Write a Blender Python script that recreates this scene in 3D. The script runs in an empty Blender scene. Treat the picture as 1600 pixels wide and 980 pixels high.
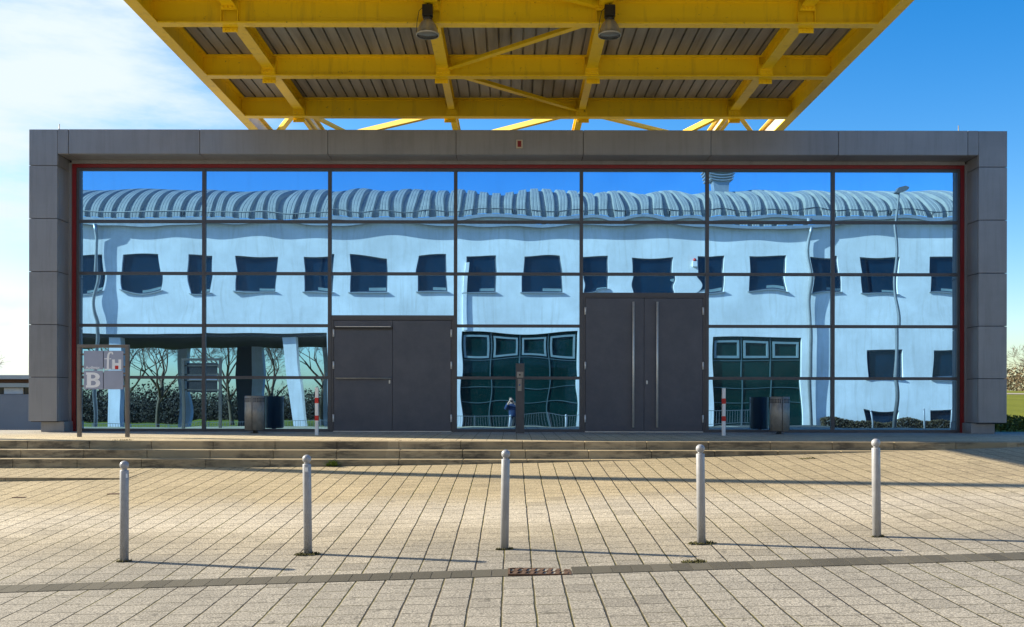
import bpy, bmesh, math, random
from mathutils import Vector, Matrix
R = math.radians
PI = math.pi
SC = bpy.context.scene
COL = SC.collection

# ------------------------------------------------------------------ camera, sky, sun, exposure
CAM_Z = 0.75
cam_d = bpy.data.cameras.new('camera')
cam = bpy.data.objects.new('camera', cam_d)
COL.objects.link(cam)
SC.camera = cam
cam_d.sensor_width = 36.0
cam_d.lens = 33.75
cam_d.shift_y = 137.0 / 1600.0
cam_d.clip_start = 0.02
cam_d.clip_end = 6000
cam.location = (0, 0, CAM_Z)
cam.rotation_euler = (R(90), R(-0.1), 0)

SUN_EL, SUN_AZ = 27.3, 17.0         # light travels +X and, by SUN_AZ degrees, towards the camera
sdir = Vector((math.cos(R(SUN_EL)) * math.cos(R(SUN_AZ)), -math.cos(R(SUN_EL)) * math.sin(R(SUN_AZ)), -math.sin(R(SUN_EL))))
sun_d = bpy.data.lights.new('sun', 'SUN')
sun_d.energy = 5.0
sun_d.angle = R(0.5)
sun_d.color = (1.0, 0.89, 0.70)
sun = bpy.data.objects.new('sun', sun_d)
COL.objects.link(sun)
sun.rotation_euler = sdir.to_track_quat('-Z', 'Y').to_euler()
sun.location = (-30, 20, 30)

W = bpy.data.worlds.new('World')
SC.world = W
W.use_nodes = True
wn = W.node_tree
wn.nodes.clear()
def wnode(t, **k):
    n = wn.nodes.new(t)
    for a, b in k.items(): setattr(n, a, b)
    return n
sky = wnode('ShaderNodeTexSky')
sky.sky_type = 'NISHITA'
sky.sun_disc = False
sky.sun_elevation = R(SUN_EL)
sky.sun_rotation = math.atan2(-sdir.x, -sdir.y)
sky.altitude = 100
sky.air_density = 1.0
sky.dust_density = 0.9
sky.ozone_density = 2.0
wtc = wnode('ShaderNodeTexCoord')
# thin high cloud: a veil that thickens towards the sun's side of the sky
wmap = wnode('ShaderNodeMapping'); wmap.inputs['Scale'].default_value = (1.6, 1.6, 6.0)
wn.links.new(wtc.outputs['Generated'], wmap.inputs['Vector'])
wns = wnode('ShaderNodeTexNoise'); wns.inputs['Scale'].default_value = 2.2; wns.inputs['Detail'].default_value = 8; wns.inputs['Roughness'].default_value = 0.62
wn.links.new(wmap.outputs['Vector'], wns.inputs['Vector'])
wdot = wnode('ShaderNodeVectorMath', operation='DOT_PRODUCT')
wn.links.new(wtc.outputs['Generated'], wdot.inputs[0]); wdot.inputs[1].default_value = tuple(-sdir)
wmr = wnode('ShaderNodeMapRange'); wmr.inputs['From Min'].default_value = 0.33; wmr.inputs['From Max'].default_value = 0.72
wmr.inputs['To Min'].default_value = -0.30; wmr.inputs['To Max'].default_value = 0.30
wn.links.new(wdot.outputs['Value'], wmr.inputs['Value'])
wadd = wnode('ShaderNodeMath', operation='ADD')
wn.links.new(wns.outputs['Fac'], wadd.inputs[0]); wn.links.new(wmr.outputs['Result'], wadd.inputs[1])
wcr = wnode('ShaderNodeMapRange'); wcr.inputs['From Min'].default_value = 0.44; wcr.inputs['From Max'].default_value = 0.86
wcr.interpolation_type = 'SMOOTHSTEP'
wn.links.new(wadd.outputs[0], wcr.inputs['Value'])
whs = wnode('ShaderNodeHueSaturation'); whs.inputs['Hue'].default_value = 0.506; whs.inputs['Saturation'].default_value = 1.52
wn.links.new(sky.outputs[0], whs.inputs['Color'])
wmix = wnode('ShaderNodeMixRGB'); wmix.inputs['Color2'].default_value = (3.8, 4.3, 4.55, 1)
wn.links.new(wcr.outputs['Result'], wmix.inputs['Fac']); wn.links.new(whs.outputs[0], wmix.inputs['Color1'])
wbg = wnode('ShaderNodeBackground'); wbg.inputs['Strength'].default_value = 0.108
wout = wnode('ShaderNodeOutputWorld')
wn.links.new(wmix.outputs[0], wbg.inputs['Color']); wn.links.new(wbg.outputs[0], wout.inputs['Surface'])

SC.view_settings.view_transform = 'Standard'
SC.view_settings.look = 'None'
SC.view_settings.exposure = 1.08
SC.view_settings.gamma = 1.0
SC.view_settings.use_curve_mapping = False
SC.cycles.max_bounces = 10
SC.cycles.glossy_bounces = 6
SC.cycles.sample_clamp_indirect = 8

# ------------------------------------------------------------------ helpers
def origin(o):
    v = Vector((0, 0, 0))
    while o is not None: v += o.location; o = o.parent
    return v
class MB:
    """collects shapes, then links them as ONE mesh object"""
    def __init__(s): s.bm = bmesh.new()
    def box(s, x0, x1, y0, y1, z0, z1, bev=0.0):
        v = [s.bm.verts.new(p) for p in ((x0,y0,z0),(x1,y0,z0),(x1,y1,z0),(x0,y1,z0),(x0,y0,z1),(x1,y0,z1),(x1,y1,z1),(x0,y1,z1))]
        fs = [s.bm.faces.new([v[i] for i in q]) for q in ((3,2,1,0),(4,5,6,7),(0,1,5,4),(1,2,6,5),(2,3,7,6),(3,0,4,7))]
        if bev > 0:
            es = list({e for f in fs for e in f.edges})
            bmesh.ops.bevel(s.bm, geom=es, offset=bev, segments=2, profile=0.5, affect='EDGES')
        return s
    def bar(s, a, b, w, h, up=(0,0,1)):
        a, b = Vector(a), Vector(b); d = (b - a).normalized(); up = Vector(up)
        if abs(d.dot(up)) > 0.99: up = Vector((0,1,0))
        sx = d.cross(up).normalized() * (w/2); sz = sx.cross(d).normalized() * (h/2)
        v = [s.bm.verts.new(p + i*sx + j*sz) for p in (a, b) for i, j in ((-1,-1),(1,-1),(1,1),(-1,1))]
        for q in ((3,2,1,0),(4,5,6,7),(0,1,5,4),(1,2,6,5),(2,3,7,6),(3,0,4,7)):
            s.bm.faces.new([v[i] for i in q])
        return s
    def tube(s, pts, rad, n=10, cap=True, smooth=True):
        pts = [Vector(p) for p in pts]
        if not isinstance(rad, (list, tuple)): rad = [rad]*len(pts)
        rings = []
        prev = None
        for i, p in enumerate(pts):
            d = (pts[min(i+1, len(pts)-1)] - pts[max(i-1, 0)]).normalized()
            if prev is None:
                u = d.orthogonal().normalized()
            else:
                u = (prev - d*prev.dot(d))
                u = u.normalized() if u.length > 1e-6 else d.orthogonal().normalized()
            prev = u
            w = d.cross(u)
            rings.append([s.bm.verts.new(p + rad[i]*(math.cos(2*PI*k/n)*u + math.sin(2*PI*k/n)*w)) for k in range(n)])
        for a, b in zip(rings, rings[1:]):
            for k in range(n):
                f = s.bm.faces.new((a[k], a[(k+1)%n], b[(k+1)%n], b[k])); f.smooth = smooth
        if cap:
            s.bm.faces.new(list(reversed(rings[0]))); s.bm.faces.new(rings[-1])
        return s
    def lathe(s, prof, c=(0,0,0), n=24, smooth=True):
        """profile of (radius, z), closed on the axis when the radius is 0"""
        c = Vector(c); rings = []
        for r, z in prof:
            if r < 1e-6: rings.append([s.bm.verts.new(c + Vector((0,0,z)))])
            else: rings.append([s.bm.verts.new(c + Vector((r*math.cos(2*PI*k/n), r*math.sin(2*PI*k/n), z))) for k in range(n)])
        for a, b in zip(rings, rings[1:]):
            for k in range(n):
                k2 = (k+1) % n
                if len(a) == 1 and len(b) == 1: continue
                if len(a) == 1: f = s.bm.faces.new((a[0], b[k2], b[k]))
                elif len(b) == 1: f = s.bm.faces.new((a[k], a[k2], b[0]))
                else: f = s.bm.faces.new((a[k], a[k2], b[k2], b[k]))
                f.smooth = smooth
        return s
    def prism(s, poly, y0, y1):
        """outline in X-Z, counter-clockwise seen from -Y, extruded along Y"""
        a = [s.bm.verts.new((x, y0, z)) for x, z in poly]; b = [s.bm.verts.new((x, y1, z)) for x, z in poly]
        s.bm.faces.new(a); s.bm.faces.new(list(reversed(b)))
        for i in range(len(poly)):
            j = (i+1) % len(poly)
            s.bm.faces.new((a[j], a[i], b[i], b[j]))
        return s
    def quad(s, *p):
        s.bm.faces.new([s.bm.verts.new(q) for q in p]); return s
    def build(s, name, mat, parent=None, fix=True):
        me = bpy.data.meshes.new(name)
        if fix: bmesh.ops.recalc_face_normals(s.bm, faces=s.bm.faces[:])
        s.bm.to_mesh(me); s.bm.free()
        o = bpy.data.objects.new(name, me); COL.objects.link(o)
        if mat: me.materials.append(mat)
        if parent:
            me.transform(Matrix.Translation(-origin(parent)))      # a part's mesh is kept relative to its thing's base
            o.parent = parent
        return o

def tag(o, label=None, cat=None, group=None, kind=None):
    if label: o['label'] = label
    if cat: o['category'] = cat
    if group: o['group'] = group
    if kind: o['kind'] = kind
    return o
def thing(name, label, cat, loc=(0,0,0), group=None):
    o = bpy.data.objects.new(name, None); COL.objects.link(o); o.location = loc
    o.empty_display_size = 0.3
    return tag(o, label, cat, group)
def dup(root, loc, label, group=None):
    """copy of a thing, of each of its parts and of their sub-parts"""
    r = root.copy(); COL.objects.link(r); r.location = loc; r['label'] = label
    if group: r['group'] = group
    for ch in list(root.children):
        if ch.name.startswith('sticker'): continue      # each sticker is on one post only
        c = ch.copy(); COL.objects.link(c); c.parent = r
        for g in list(ch.children):
            d = g.copy(); COL.objects.link(d); d.parent = c
    return r

# ------------------------------------------------------------------ materials
class NT:
    def __init__(s, name):
        s.m = bpy.data.materials.new(name); s.m.use_nodes = True
        s.t = s.m.node_tree; s.t.nodes.clear()
        s.out = s.n('ShaderNodeOutputMaterial'); s.p = s.n('ShaderNodeBsdfPrincipled')
        s.l(s.p.outputs[0], s.out.inputs['Surface'])
        s.pos = None
    def n(s, t, **k):
        n = s.t.nodes.new(t)
        for a, b in k.items(): setattr(n, a, b)
        return n
    def l(s, a, b): s.t.links.new(a, b)
    def P(s):
        if s.pos is None: s.pos = s.n('ShaderNodeNewGeometry').outputs['Position']
        return s.pos
    def val(s, inp, v):
        if isinstance(v, (int, float, tuple)): inp.default_value = v
        else: s.l(v, inp)
    def math(s, op, a, b=0.0, c=None, clamp=False):
        n = s.n('ShaderNodeMath', operation=op); n.use_clamp = clamp
        s.val(n.inputs[0], a); s.val(n.inputs[1], b)
        if c is not None: s.val(n.inputs[2], c)
        return n.outputs[0]
    def noise(s, scale, detail=4, rough=0.55, vec=None, stretch=None, dist=0.0):
        v = vec or s.P()
        if stretch:
            m = s.n('ShaderNodeMapping'); m.inputs['Scale'].default_value = stretch; s.l(v, m.inputs['Vector']); v = m.outputs[0]
        n = s.n('ShaderNodeTexNoise'); n.inputs['Scale'].default_value = scale; n.inputs['Detail'].default_value = detail
        n.inputs['Roughness'].default_value = rough; n.inputs['Distortion'].default_value = dist
        s.l(v, n.inputs['Vector']); return n.outputs['Fac']
    def white(s, *vals):
        c = s.n('ShaderNodeCombineXYZ')
        for i, v in enumerate(vals): s.val(c.inputs[i], v)
        w = s.n('ShaderNodeTexWhiteNoise', noise_dimensions='3D'); s.l(c.outputs[0], w.inputs['Vector']); return w.outputs['Value']
    def mr(s, v, a, b, c=0.0, d=1.0, smooth=False):
        n = s.n('ShaderNodeMapRange'); n.inputs['From Min'].default_value = a; n.inputs['From Max'].default_value = b
        n.inputs['To Min'].default_value = c; n.inputs['To Max'].default_value = d
        if smooth: n.interpolation_type = 'SMOOTHSTEP'
        s.l(v, n.inputs['Value']); return n.outputs['Result']
    def mix(s, f, a, b, mode='MIX'):
        n = s.n('ShaderNodeMixRGB', blend_type=mode)
        s.val(n.inputs['Fac'], f)
        for k, v in (('Color1', a), ('Color2', b)):
            if isinstance(v, tuple): n.inputs[k].default_value = (*v, 1) if len(v) == 3 else v
            else: s.l(v, n.inputs[k])
        return n.outputs[0]
    def color(s, c):
        if isinstance(c, tuple): s.p.inputs['Base Color'].default_value = (*c, 1)
        else: s.l(c, s.p.inputs['Base Color'])
    def set(s, rough=0.5, metal=0.0, spec=0.5):
        s.val(s.p.inputs['Roughness'], rough); s.val(s.p.inputs['Metallic'], metal); s.val(s.p.inputs['Specular IOR Level'], spec)
        return s
    def bump(s, h, strength=0.3, dist=0.01):
        b = s.n('ShaderNodeBump'); b.inputs['Strength'].default_value = strength; b.inputs['Distance'].default_value = dist
        s.l(h, b.inputs['Height']); s.l(b.outputs[0], s.p.inputs['Normal'])

def plain(name, col, rough=0.5, metal=0.0, var=0.12, scale=6.0, stretch=None, bump=0.0, spec=0.5):
    t = NT(name)
    n = t.noise(scale, 5, 0.6, stretch=stretch)
    f = t.mr(n, 0.3, 0.7)
    a = tuple(c*(1-var) for c in col); b = tuple(min(1, c*(1+var)) for c in col)
    t.color(t.mix(f, a, b)); t.set(t.mr(n, 0.3, 0.7, rough*0.9, min(1, rough*1.12)), metal, spec)
    if bump: t.bump(t.noise(scale*8, 3), bump, 0.004)
    return t.m

def pavers(name, px, py, gap_long, gap_cross, c_near, c_far, c_pale, zones, bump=0.7):
    """rows of square blocks running away from the viewer, each row shifted by its own amount; mossy joints"""
    t = NT(name)
    s = t.n('ShaderNodeSeparateXYZ'); t.l(t.P(), s.inputs[0]); X, Y = s.outputs[0], s.outputs[1]
    wob = t.math('MULTIPLY', t.math('SUBTRACT', t.noise(1.7, 2), 0.5), 0.018)
    u = t.math('DIVIDE', t.math('ADD', t.math('ADD', X, 200.0), wob), px)
    c = t.math('FLOOR', u); fu = t.math('FRACT', u)
    off = t.white(c, 3.7, 1.1)
    v = t.math('ADD', t.math('DIVIDE', t.math('ADD', t.math('ADD', Y, 200.0), t.math('MULTIPLY', wob, 0.8)), py), off)
    r = t.math('FLOOR', v); fv = t.math('FRACT', v)
    du = t.math('MULTIPLY', t.math('MINIMUM', fu, t.math('SUBTRACT', 1.0, fu)), px)
    dv = t.math('MULTIPLY', t.math('MINIMUM', fv, t.math('SUBTRACT', 1.0, fv)), py)
    jn = t.mr(t.noise(9.0, 3), 0.3, 0.7, 0.75, 1.3)
    jl = t.math('SUBTRACT', 1.0, t.mr(t.math('DIVIDE', du, jn), gap_long*0.35, gap_long), clamp=True)
    jc = t.math('SUBTRACT', 1.0, t.mr(t.math('DIVIDE', dv, jn), gap_cross*0.3, gap_cross), clamp=True)
    jc = t.math('MULTIPLY', jc, t.mr(t.white(c, r, 8.8), 0.0, 1.0, 0.55, 1.0))
    joint = t.math('MAXIMUM', jl, jc)
    tone = t.mr(t.white(c, r, 0.3), 0, 1, 0.93, 1.05)
    grain = t.noise(62.0, 2, 0.8)
    grain2 = t.noise(38.0, 3, 0.65)
    blot = t.noise(0.55, 5, 0.62)
    Yn = t.math('ADD', Y, t.math('MULTIPLY', t.math('SUBTRACT', blot, 0.5), 2.6))
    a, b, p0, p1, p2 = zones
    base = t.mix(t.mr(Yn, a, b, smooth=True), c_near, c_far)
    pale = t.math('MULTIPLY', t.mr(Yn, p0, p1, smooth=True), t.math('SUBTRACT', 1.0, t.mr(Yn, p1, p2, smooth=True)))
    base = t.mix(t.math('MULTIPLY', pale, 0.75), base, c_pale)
    k = t.math('MULTIPLY', tone, t.mr(grain, 0.33, 0.67, 0.36, 1.62))
    k = t.math('MULTIPLY', k, t.mr(grain2, 0.3, 0.7, 0.86, 1.12))
    k = t.math('MULTIPLY', k, t.mr(blot, 0.3, 0.7, 0.86, 1.1))
    k = t.math('MULTIPLY', k, t.mr(t.noise(2.6, 6, 0.7), 0.25, 0.5, 0.86, 1.0))
    k = t.math('MULTIPLY', k, t.mr(t.noise(6.5, 2, 0.5), 0.69, 0.73, 1.0, 0.62))       # gum and oil spots
    k = t.math('MULTIPLY', k, t.mr(t.white(c, r, 6.6), 0.955, 0.96, 1.0, 0.84))          # odd replaced blocks
    kc = t.n('ShaderNodeCombineXYZ')
    for i in range(3): t.l(k, kc.inputs[i])
    col = t.mix(1.0, base, kc.outputs[0], 'MULTIPLY')
    moss = t.mix(t.mr(t.noise(0.9, 4, 0.6), 0.42, 0.62), (0.030, 0.022, 0.013), (0.075, 0.066, 0.010))
    t.color(t.mix(t.math('MULTIPLY', joint, 0.93), col, moss))
    t.set(0.85, 0, 0.3)
    hgt = t.math('ADD', t.math('SUBTRACT', t.math('MULTIPLY', grain, 0.32), joint), t.math('MULTIPLY', t.white(c, r, 5.1), 0.25))
    t.bump(hgt, bump, 0.012)
    return t.m

M = {}
M['pavers'] = pavers('block_paving', 0.28, 0.30, 0.0115, 0.0085, (0.285, 0.262, 0.222), (0.39, 0.318, 0.20), (0.48, 0.43, 0.35), (9.0, 13.4, 10.6, 12.8, 14.6))
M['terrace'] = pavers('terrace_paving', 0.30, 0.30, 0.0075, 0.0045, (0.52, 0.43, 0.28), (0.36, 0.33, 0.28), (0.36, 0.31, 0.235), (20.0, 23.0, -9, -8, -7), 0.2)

def mat_steps():
    t = NT('step_stone')
    s = t.n('ShaderNodeSeparateXYZ'); t.l(t.P(), s.inputs[0])
    tone = t.white(t.math('FLOOR', t.math('DIVIDE', s.outputs[0], 1.193)), t.math('FLOOR', t.math('MULTIPLY', s.outputs[1], 2.9)), 0.0)
    big = t.noise(0.9, 6, 0.65)
    streak = t.noise(3.0, 6, 0.7, stretch=(0.6, 1, 3))
    base = t.mix(tone, (0.34, 0.27, 0.16), (0.48, 0.38, 0.23))
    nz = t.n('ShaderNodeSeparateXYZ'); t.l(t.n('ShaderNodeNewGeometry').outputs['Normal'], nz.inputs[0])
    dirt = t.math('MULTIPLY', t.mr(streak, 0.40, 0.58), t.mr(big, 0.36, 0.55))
    dirt = t.math('MULTIPLY', dirt, t.mr(nz.outputs[2], 0.2, 0.8, 1.0, 0.25))  # stains thinned on upward faces: paints sunlit treads above shaded risers
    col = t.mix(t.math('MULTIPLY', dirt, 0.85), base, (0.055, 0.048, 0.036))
    col = t.mix(t.mr(t.noise(120, 2, 0.7), 0.3, 0.75, 0, 0.35), col, (0.12, 0.10, 0.075))
    t.color(col); t.set(0.85, 0, 0.3); t.bump(t.noise(110, 3), 0.3, 0.004)
    return t.m
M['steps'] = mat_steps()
def mat_gutter():
    t = NT('gutter_stone')
    s = t.n('ShaderNodeSeparateXYZ'); t.l(t.P(), s.inputs[0])
    tone = t.white(t.math('FLOOR', t.math('DIVIDE', t.math('ADD', s.outputs[0], 19.5), 0.195)), 1.0, 0.0)
    col = t.mix(tone, (0.05, 0.046, 0.036), (0.095, 0.087, 0.068))
    col = t.mix(t.mr(t.noise(90, 3, 0.7), 0.4, 0.8, 0, 0.5), col, (0.2, 0.18, 0.14))
    t.color(col); t.set(0.8, 0, 0.3); t.bump(t.noise(90, 3), 0.4, 0.005)
    return t.m
M['gutter'] = mat_gutter()
M['moss'] = plain('dry_moss', (0.09, 0.085, 0.028), 0.95, var=0.5, scale=40, bump=0.6)
M['earth'] = plain('earth', (0.10, 0.09, 0.05), 0.95, var=0.3, scale=0.4)
def mat_clad():
    t = NT('grey_cladding')
    s = t.n('ShaderNodeSeparateXYZ'); t.l(t.P(), s.inputs[0])
    n = t.noise(0.8, 5, 0.6); sheen = t.noise(60, 2, 0.5, stretch=(0.03, 1, 1))
    oi = t.n('ShaderNodeObjectInfo').outputs['Random']
    col = t.mix(t.mr(n, 0.3, 0.7), (0.19, 0.186, 0.19), (0.26, 0.255, 0.258))
    col = t.mix(t.mr(oi, 0, 1, 0, 0.5), col, (0.31, 0.305, 0.31))
    rain = t.math('MULTIPLY', t.mr(t.noise(7, 5, 0.7, stretch=(1, 1, 0.07)), 0.47, 0.72), 0.3)
    col = t.mix(rain, col, (0.125, 0.118, 0.115))
    t.color(col); t.set(t.mr(sheen, 0.3, 0.7, 0.38, 0.52), 0.35, 0.5)
    t.bump(t.noise(1.6, 3), 0.06, 0.02)
    return t.m
M['clad'] = mat_clad()
M['dark_gap'] = plain('dark_backing', (0.012, 0.012, 0.013), 0.8)
M['frame'] = plain('grey_frame_metal', (0.075, 0.075, 0.082), 0.4, 0.3, 0.1, 8)
M['red'] = plain('dark_red_metal', (0.19, 0.004, 0.005), 0.42, 0, 0.14, 5)
def mat_door():
    t = NT('dark_door_metal')
    n = t.noise(2.2, 6, 0.7); f = t.noise(55, 2, 0.6, stretch=(0.25, 1, 1.5))
    t.color(t.mix(t.mr(n, 0.3, 0.7), (0.072, 0.077, 0.094), (0.100, 0.104, 0.122)))
    t.set(t.mr(f, 0.3, 0.7, 0.40, 0.55), 0.25, 0.5); t.bump(f, 0.07, 0.004)
    return t.m
M['door'] = mat_door()
M['steel'] = plain('brushed_steel', (0.70, 0.67, 0.61), 0.45, 0.45, 0.1, 20)
M['white_metal'] = plain('pale_hinge_metal', (.68, .67, .65), .4, .2)
M['steel_dull'] = plain('dull_steel', (0.30, 0.275, 0.235), 0.5, 0.3, 0.22, 7)
M['black'] = plain('black_metal', (0.012, 0.012, 0.013), 0.4)
M['white_paint'] = plain('white_paint', (0.78, 0.77, 0.75), 0.45, 0, 0.05)
M['red_paint'] = plain('red_paint', (0.55, 0.012, 0.010), 0.4, 0, 0.12, 25)
def mat_glass():
    t = NT('mirror_glass')
    dirt = t.math('ADD', t.math('MULTIPLY', t.mr(t.noise(1.1, 6, 0.7), 0.45, 0.8), 0.05), t.math('MULTIPLY', t.mr(t.noise(6, 6, 0.75, stretch=(1, 1, 0.05)), 0.52, 0.8), 0.10))
    g = t.n('ShaderNodeBsdfGlossy'); g.inputs['Roughness'].default_value = 0.0
    g.inputs['Color'].default_value = (0.335, 0.645, 1.0, 1)
    t.color((0.10, 0.13, 0.16)); t.set(0.15, 0, 0.5)
    mx = t.n('ShaderNodeMixShader'); mx.inputs['Fac'].default_value = 0.9
    t.l(t.math('SUBTRACT', 0.95, dirt), mx.inputs['Fac'])
    t.l(t.p.outputs[0], mx.inputs[1]); t.l(g.outputs[0], mx.inputs[2]); t.l(mx.outputs[0], t.out.inputs['Surface'])
    return t.m
M['glass'] = mat_glass()
def mat_yellow():
    t = NT('yellow_paint')
    n = t.noise(0.7, 5, 0.6); fine = t.noise(9, 6, 0.7)
    col = t.mix(t.mr(n, 0.3, 0.7), (0.88, 0.585, 0.003), (0.95, 0.645, 0.005))
    run = t.noise(5, 5, 0.7, stretch=(1, 1, 0.12))
    col = t.mix(t.math('MULTIPLY', t.mr(run, 0.53, 0.76), 0.42), col, (0.34, 0.19, 0.02))
    col = t.mix(t.math('MULTIPLY', t.mr(fine, 0.635, 0.72), 0.75), col, (0.16, 0.07, 0.015))
    t.color(col); t.set(0.36, 0, 0.5); t.bump(t.noise(30, 3), 0.05, 0.004)
    return t.m
M['yellow'] = mat_yellow()
def mat_deck():
    t = NT('roof_sheet')
    oi = t.noise(0.9, 4, 0.6, stretch=(3.8, 0.25, 1))
    st = t.noise(5, 5, 0.7, stretch=(5, 0.3, 1))
    col = t.mix(t.mr(oi, 0.3, 0.7), (0.20, 0.188, 0.16), (0.42, 0.40, 0.355))
    col = t.mix(t.mr(st, 0.5, 0.75, 0, 0.4), col, (0.40, 0.37, 0.33))
    t.color(col); t.set(0.5, 0.35, 0.5)
    return t.m
M['deck'] = mat_deck()
M['web_white'] = plain('weathered_white_plate', (0.62, 0.60, 0.55), 0.5, 0, 0.22, 3, stretch=(1,1,0.3))
M['lamp_shade'] = plain('lamp_aluminium', (0.40, 0.38, 0.33), 0.35, 0.6, 0.2, 9)
M['lamp_glass'] = plain('lamp_glass', (0.16, 0.17, 0.17), 0.1, 0, 0.1)
M['bollard'] = plain('grey_bollard_paint', (0.30, 0.31, 0.335), 0.45, 0.1, 0.12, 9)
M['sticker'] = plain('white_sticker', (0.75, 0.75, 0.75), 0.5)
M['sign_post'] = plain('bronze_grey_metal', (0.17, 0.15, 0.13), 0.45, 0.4, 0.1, 6)
M['sign_plate'] = plain('grey_sign_plate', (0.33, 0.36, 0.46), 0.45, 0.1, 0.06, 4)
M['sign_white'] = plain('white_lettering', (0.85, 0.85, 0.86), 0.45, 0, 0.03)
M['rust'] = plain('rusty_iron', (0.105, 0.058, 0.036), 0.85, 0.2, 0.5, 35, bump=0.5)
def mat_plaster():
    t = NT('white_render')
    n = t.noise(0.45, 6, 0.65); s2 = t.noise(4, 5, 0.7, stretch=(1, 1, 0.06))
    col = t.mix(t.mr(n, 0.3, 0.7), (0.68, 0.67, 0.65), (0.93, 0.92, 0.90))
    col = t.mix(t.math('MULTIPLY', t.mr(s2, 0.52, 0.76), 0.42), col, (0.40, 0.37, 0.33))
    t.color(col); t.set(0.9, 0, 0.2); t.bump(t.noise(40, 4), 0.2, 0.01)
    return t.m
M['plaster'] = mat_plaster()
M['roof_metal'] = plain('ribbed_metal_roof', (0.30, 0.31, 0.30), 0.5, 0.0, 0.12, 1.5)
M['zinc'] = plain('zinc_sheet', (0.42, 0.43, 0.44), 0.4, 0.5, 0.1, 3)
M['dark_window'] = plain('dark_window_glass', (0.006, 0.022, 0.045), 0.03, 0, 0.3, 0.7, spec=0.4)
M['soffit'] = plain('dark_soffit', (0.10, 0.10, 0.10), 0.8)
M['bark'] = plain('bark', (0.10, 0.075, 0.05), 0.9, 0, 0.35, 14)
M['lamp_grey'] = plain('lamp_post_grey', (.17, .18, .19), .5, .2, .1, 3)
M['twigs'] = plain('twigs', (0.13, 0.085, 0.055), 0.9, 0, 0.3, 8)
def mat_grass():
    t = NT('grass')
    n = t.noise(0.35, 6, 0.65); f = t.noise(18, 4, 0.7)
    col = t.mix(t.mr(n, 0.3, 0.7), (0.15, 0.17, 0.018), (0.23, 0.24, 0.03))
    col = t.mix(t.mr(f, 0.35, 0.75, 0, 0.6), col, (0.045, 0.06, 0.012))
    t.color(col); t.set(0.95, 0, 0.1); t.bump(f, 0.8, 0.05)
    return t.m
M['grass'] = mat_grass()
M['hedge'] = plain('hedge_leaves', (0.10, 0.13, 0.018), 0.8, 0, 0.45, 5)
M['brown_hedge'] = plain('brown_hedge_leaves', (0.085, 0.06, 0.028), 0.9, 0, 0.5, 7)
M['grey_wall'] = plain('grey_rendered_wall', (0.30, 0.30, 0.315), 0.85, 0, 0.08, 1)
M['brown_wood'] = plain('brown_fascia', (0.16, 0.08, 0.05), 0.7, 0, 0.2, 5)
M['coat'] = plain('dark_blue_cloth', (0.012, 0.030, 0.085), 0.9, 0, 0.3, 12)
M['trousers'] = plain('black_cloth', (0.015, 0.015, 0.018), 0.9, 0, 0.2, 12)
M['skin'] = plain('skin', (0.52, 0.30, 0.21), 0.55, 0, 0.06, 12)
M['hair'] = plain('brown_hair', (0.05, 0.03, 0.018), 0.6, 0, 0.3, 40)

# ------------------------------------------------------------------ ground
def clamp(v, a, b): return max(a, min(b, v))
def gz(x, y):
    xc, yc = clamp(x, -14, 11), clamp(y, 7, 18)
    q = clamp((yc - 11) / 7, 0, 1)
    h = (1.944 - 0.029*yc) if yc < 9.42 else (2.255 - 0.062*yc)      # the plaza rises towards the hall beyond the gutter
    h -= xc*(0.0349 - 0.00072*yc) + q*(0.0008 if xc > 0 else 0.0012)*xc*xc
    return CAM_Z - h
def sheet(name, xs, ys, zf, mat, kind='structure', smooth=True):
    bm = bmesh.new()
    g = [[bm.verts.new((x, y, zf(x, y))) for x in xs] for y in ys]
    for j in range(len(ys)-1):
        for i in range(len(xs)-1):
            f = bm.faces.new((g[j][i], g[j][i+1], g[j+1][i+1], g[j+1][i])); f.smooth = smooth
    me = bpy.data.meshes.new(name); bm.to_mesh(me); bm.free(); me.materials.append(mat)
    o = bpy.data.objects.new(name, me); COL.objects.link(o); o['kind'] = kind
    return o
def span(a, b, n): return [a + (b-a)*i/n for i in range(n+1)]
far = [-3000, -900, -300, -120]
sheet('ground', far + span(-60, 60, 30) + [-v for v in reversed(far)], far + span(-60, 60, 30) + [-v for v in reversed(far)],
      lambda x, y: gz(x, y) - 0.06, M['earth'])
sheet('pavement', span(-45, 45, 90), span(-17.2, 9.42, 30)[:-1] + span(9.42, 18.2, 24), gz, M['pavers'])
M['asphalt'] = plain('asphalt', (.05, .05, .05), .9, 0, .25, 1.5, bump=.3)
sheet('road', span(-45, 45, 60), [-17.2, -12, -8, -5, -3, -1.2], lambda x, y: gz(x, y) + .006, M['asphalt'])
# dark row of gutter stones, laid as a dished strip
def gutter_y(x): return 9.35 + 0.027*x
mb = MB()
i = -40
while i*0.195 < 9:
    x0, x1 = i*0.195 + 0.003, (i+1)*0.195 - 0.003
    if not (-0.06 < (x0+x1)/2 < 0.62):
        for (a, b) in ((x0, x1),):
            ya, yb = gutter_y(a), gutter_y(b)
            v = [mb.bm.verts.new(p) for p in ((a, ya-.16, gz(a, ya-.16)+.006), (b, yb-.16, gz(b, yb-.16)+.006), (b, yb+.16, gz(b, yb+.16)+.006), (a, ya+.16, gz(a, ya+.16)+.006))]
            w = [mb.bm.verts.new(q.co - Vector((0,0,.06))) for q in v]
            mb.bm.faces.new(v)
            for k in range(4): mb.bm.faces.new((v[(k+1)%4], v[k], w[k], w[(k+1)%4]))
    i += 1
tag(mb.build('gutter', M['gutter']), kind='structure')

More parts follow.
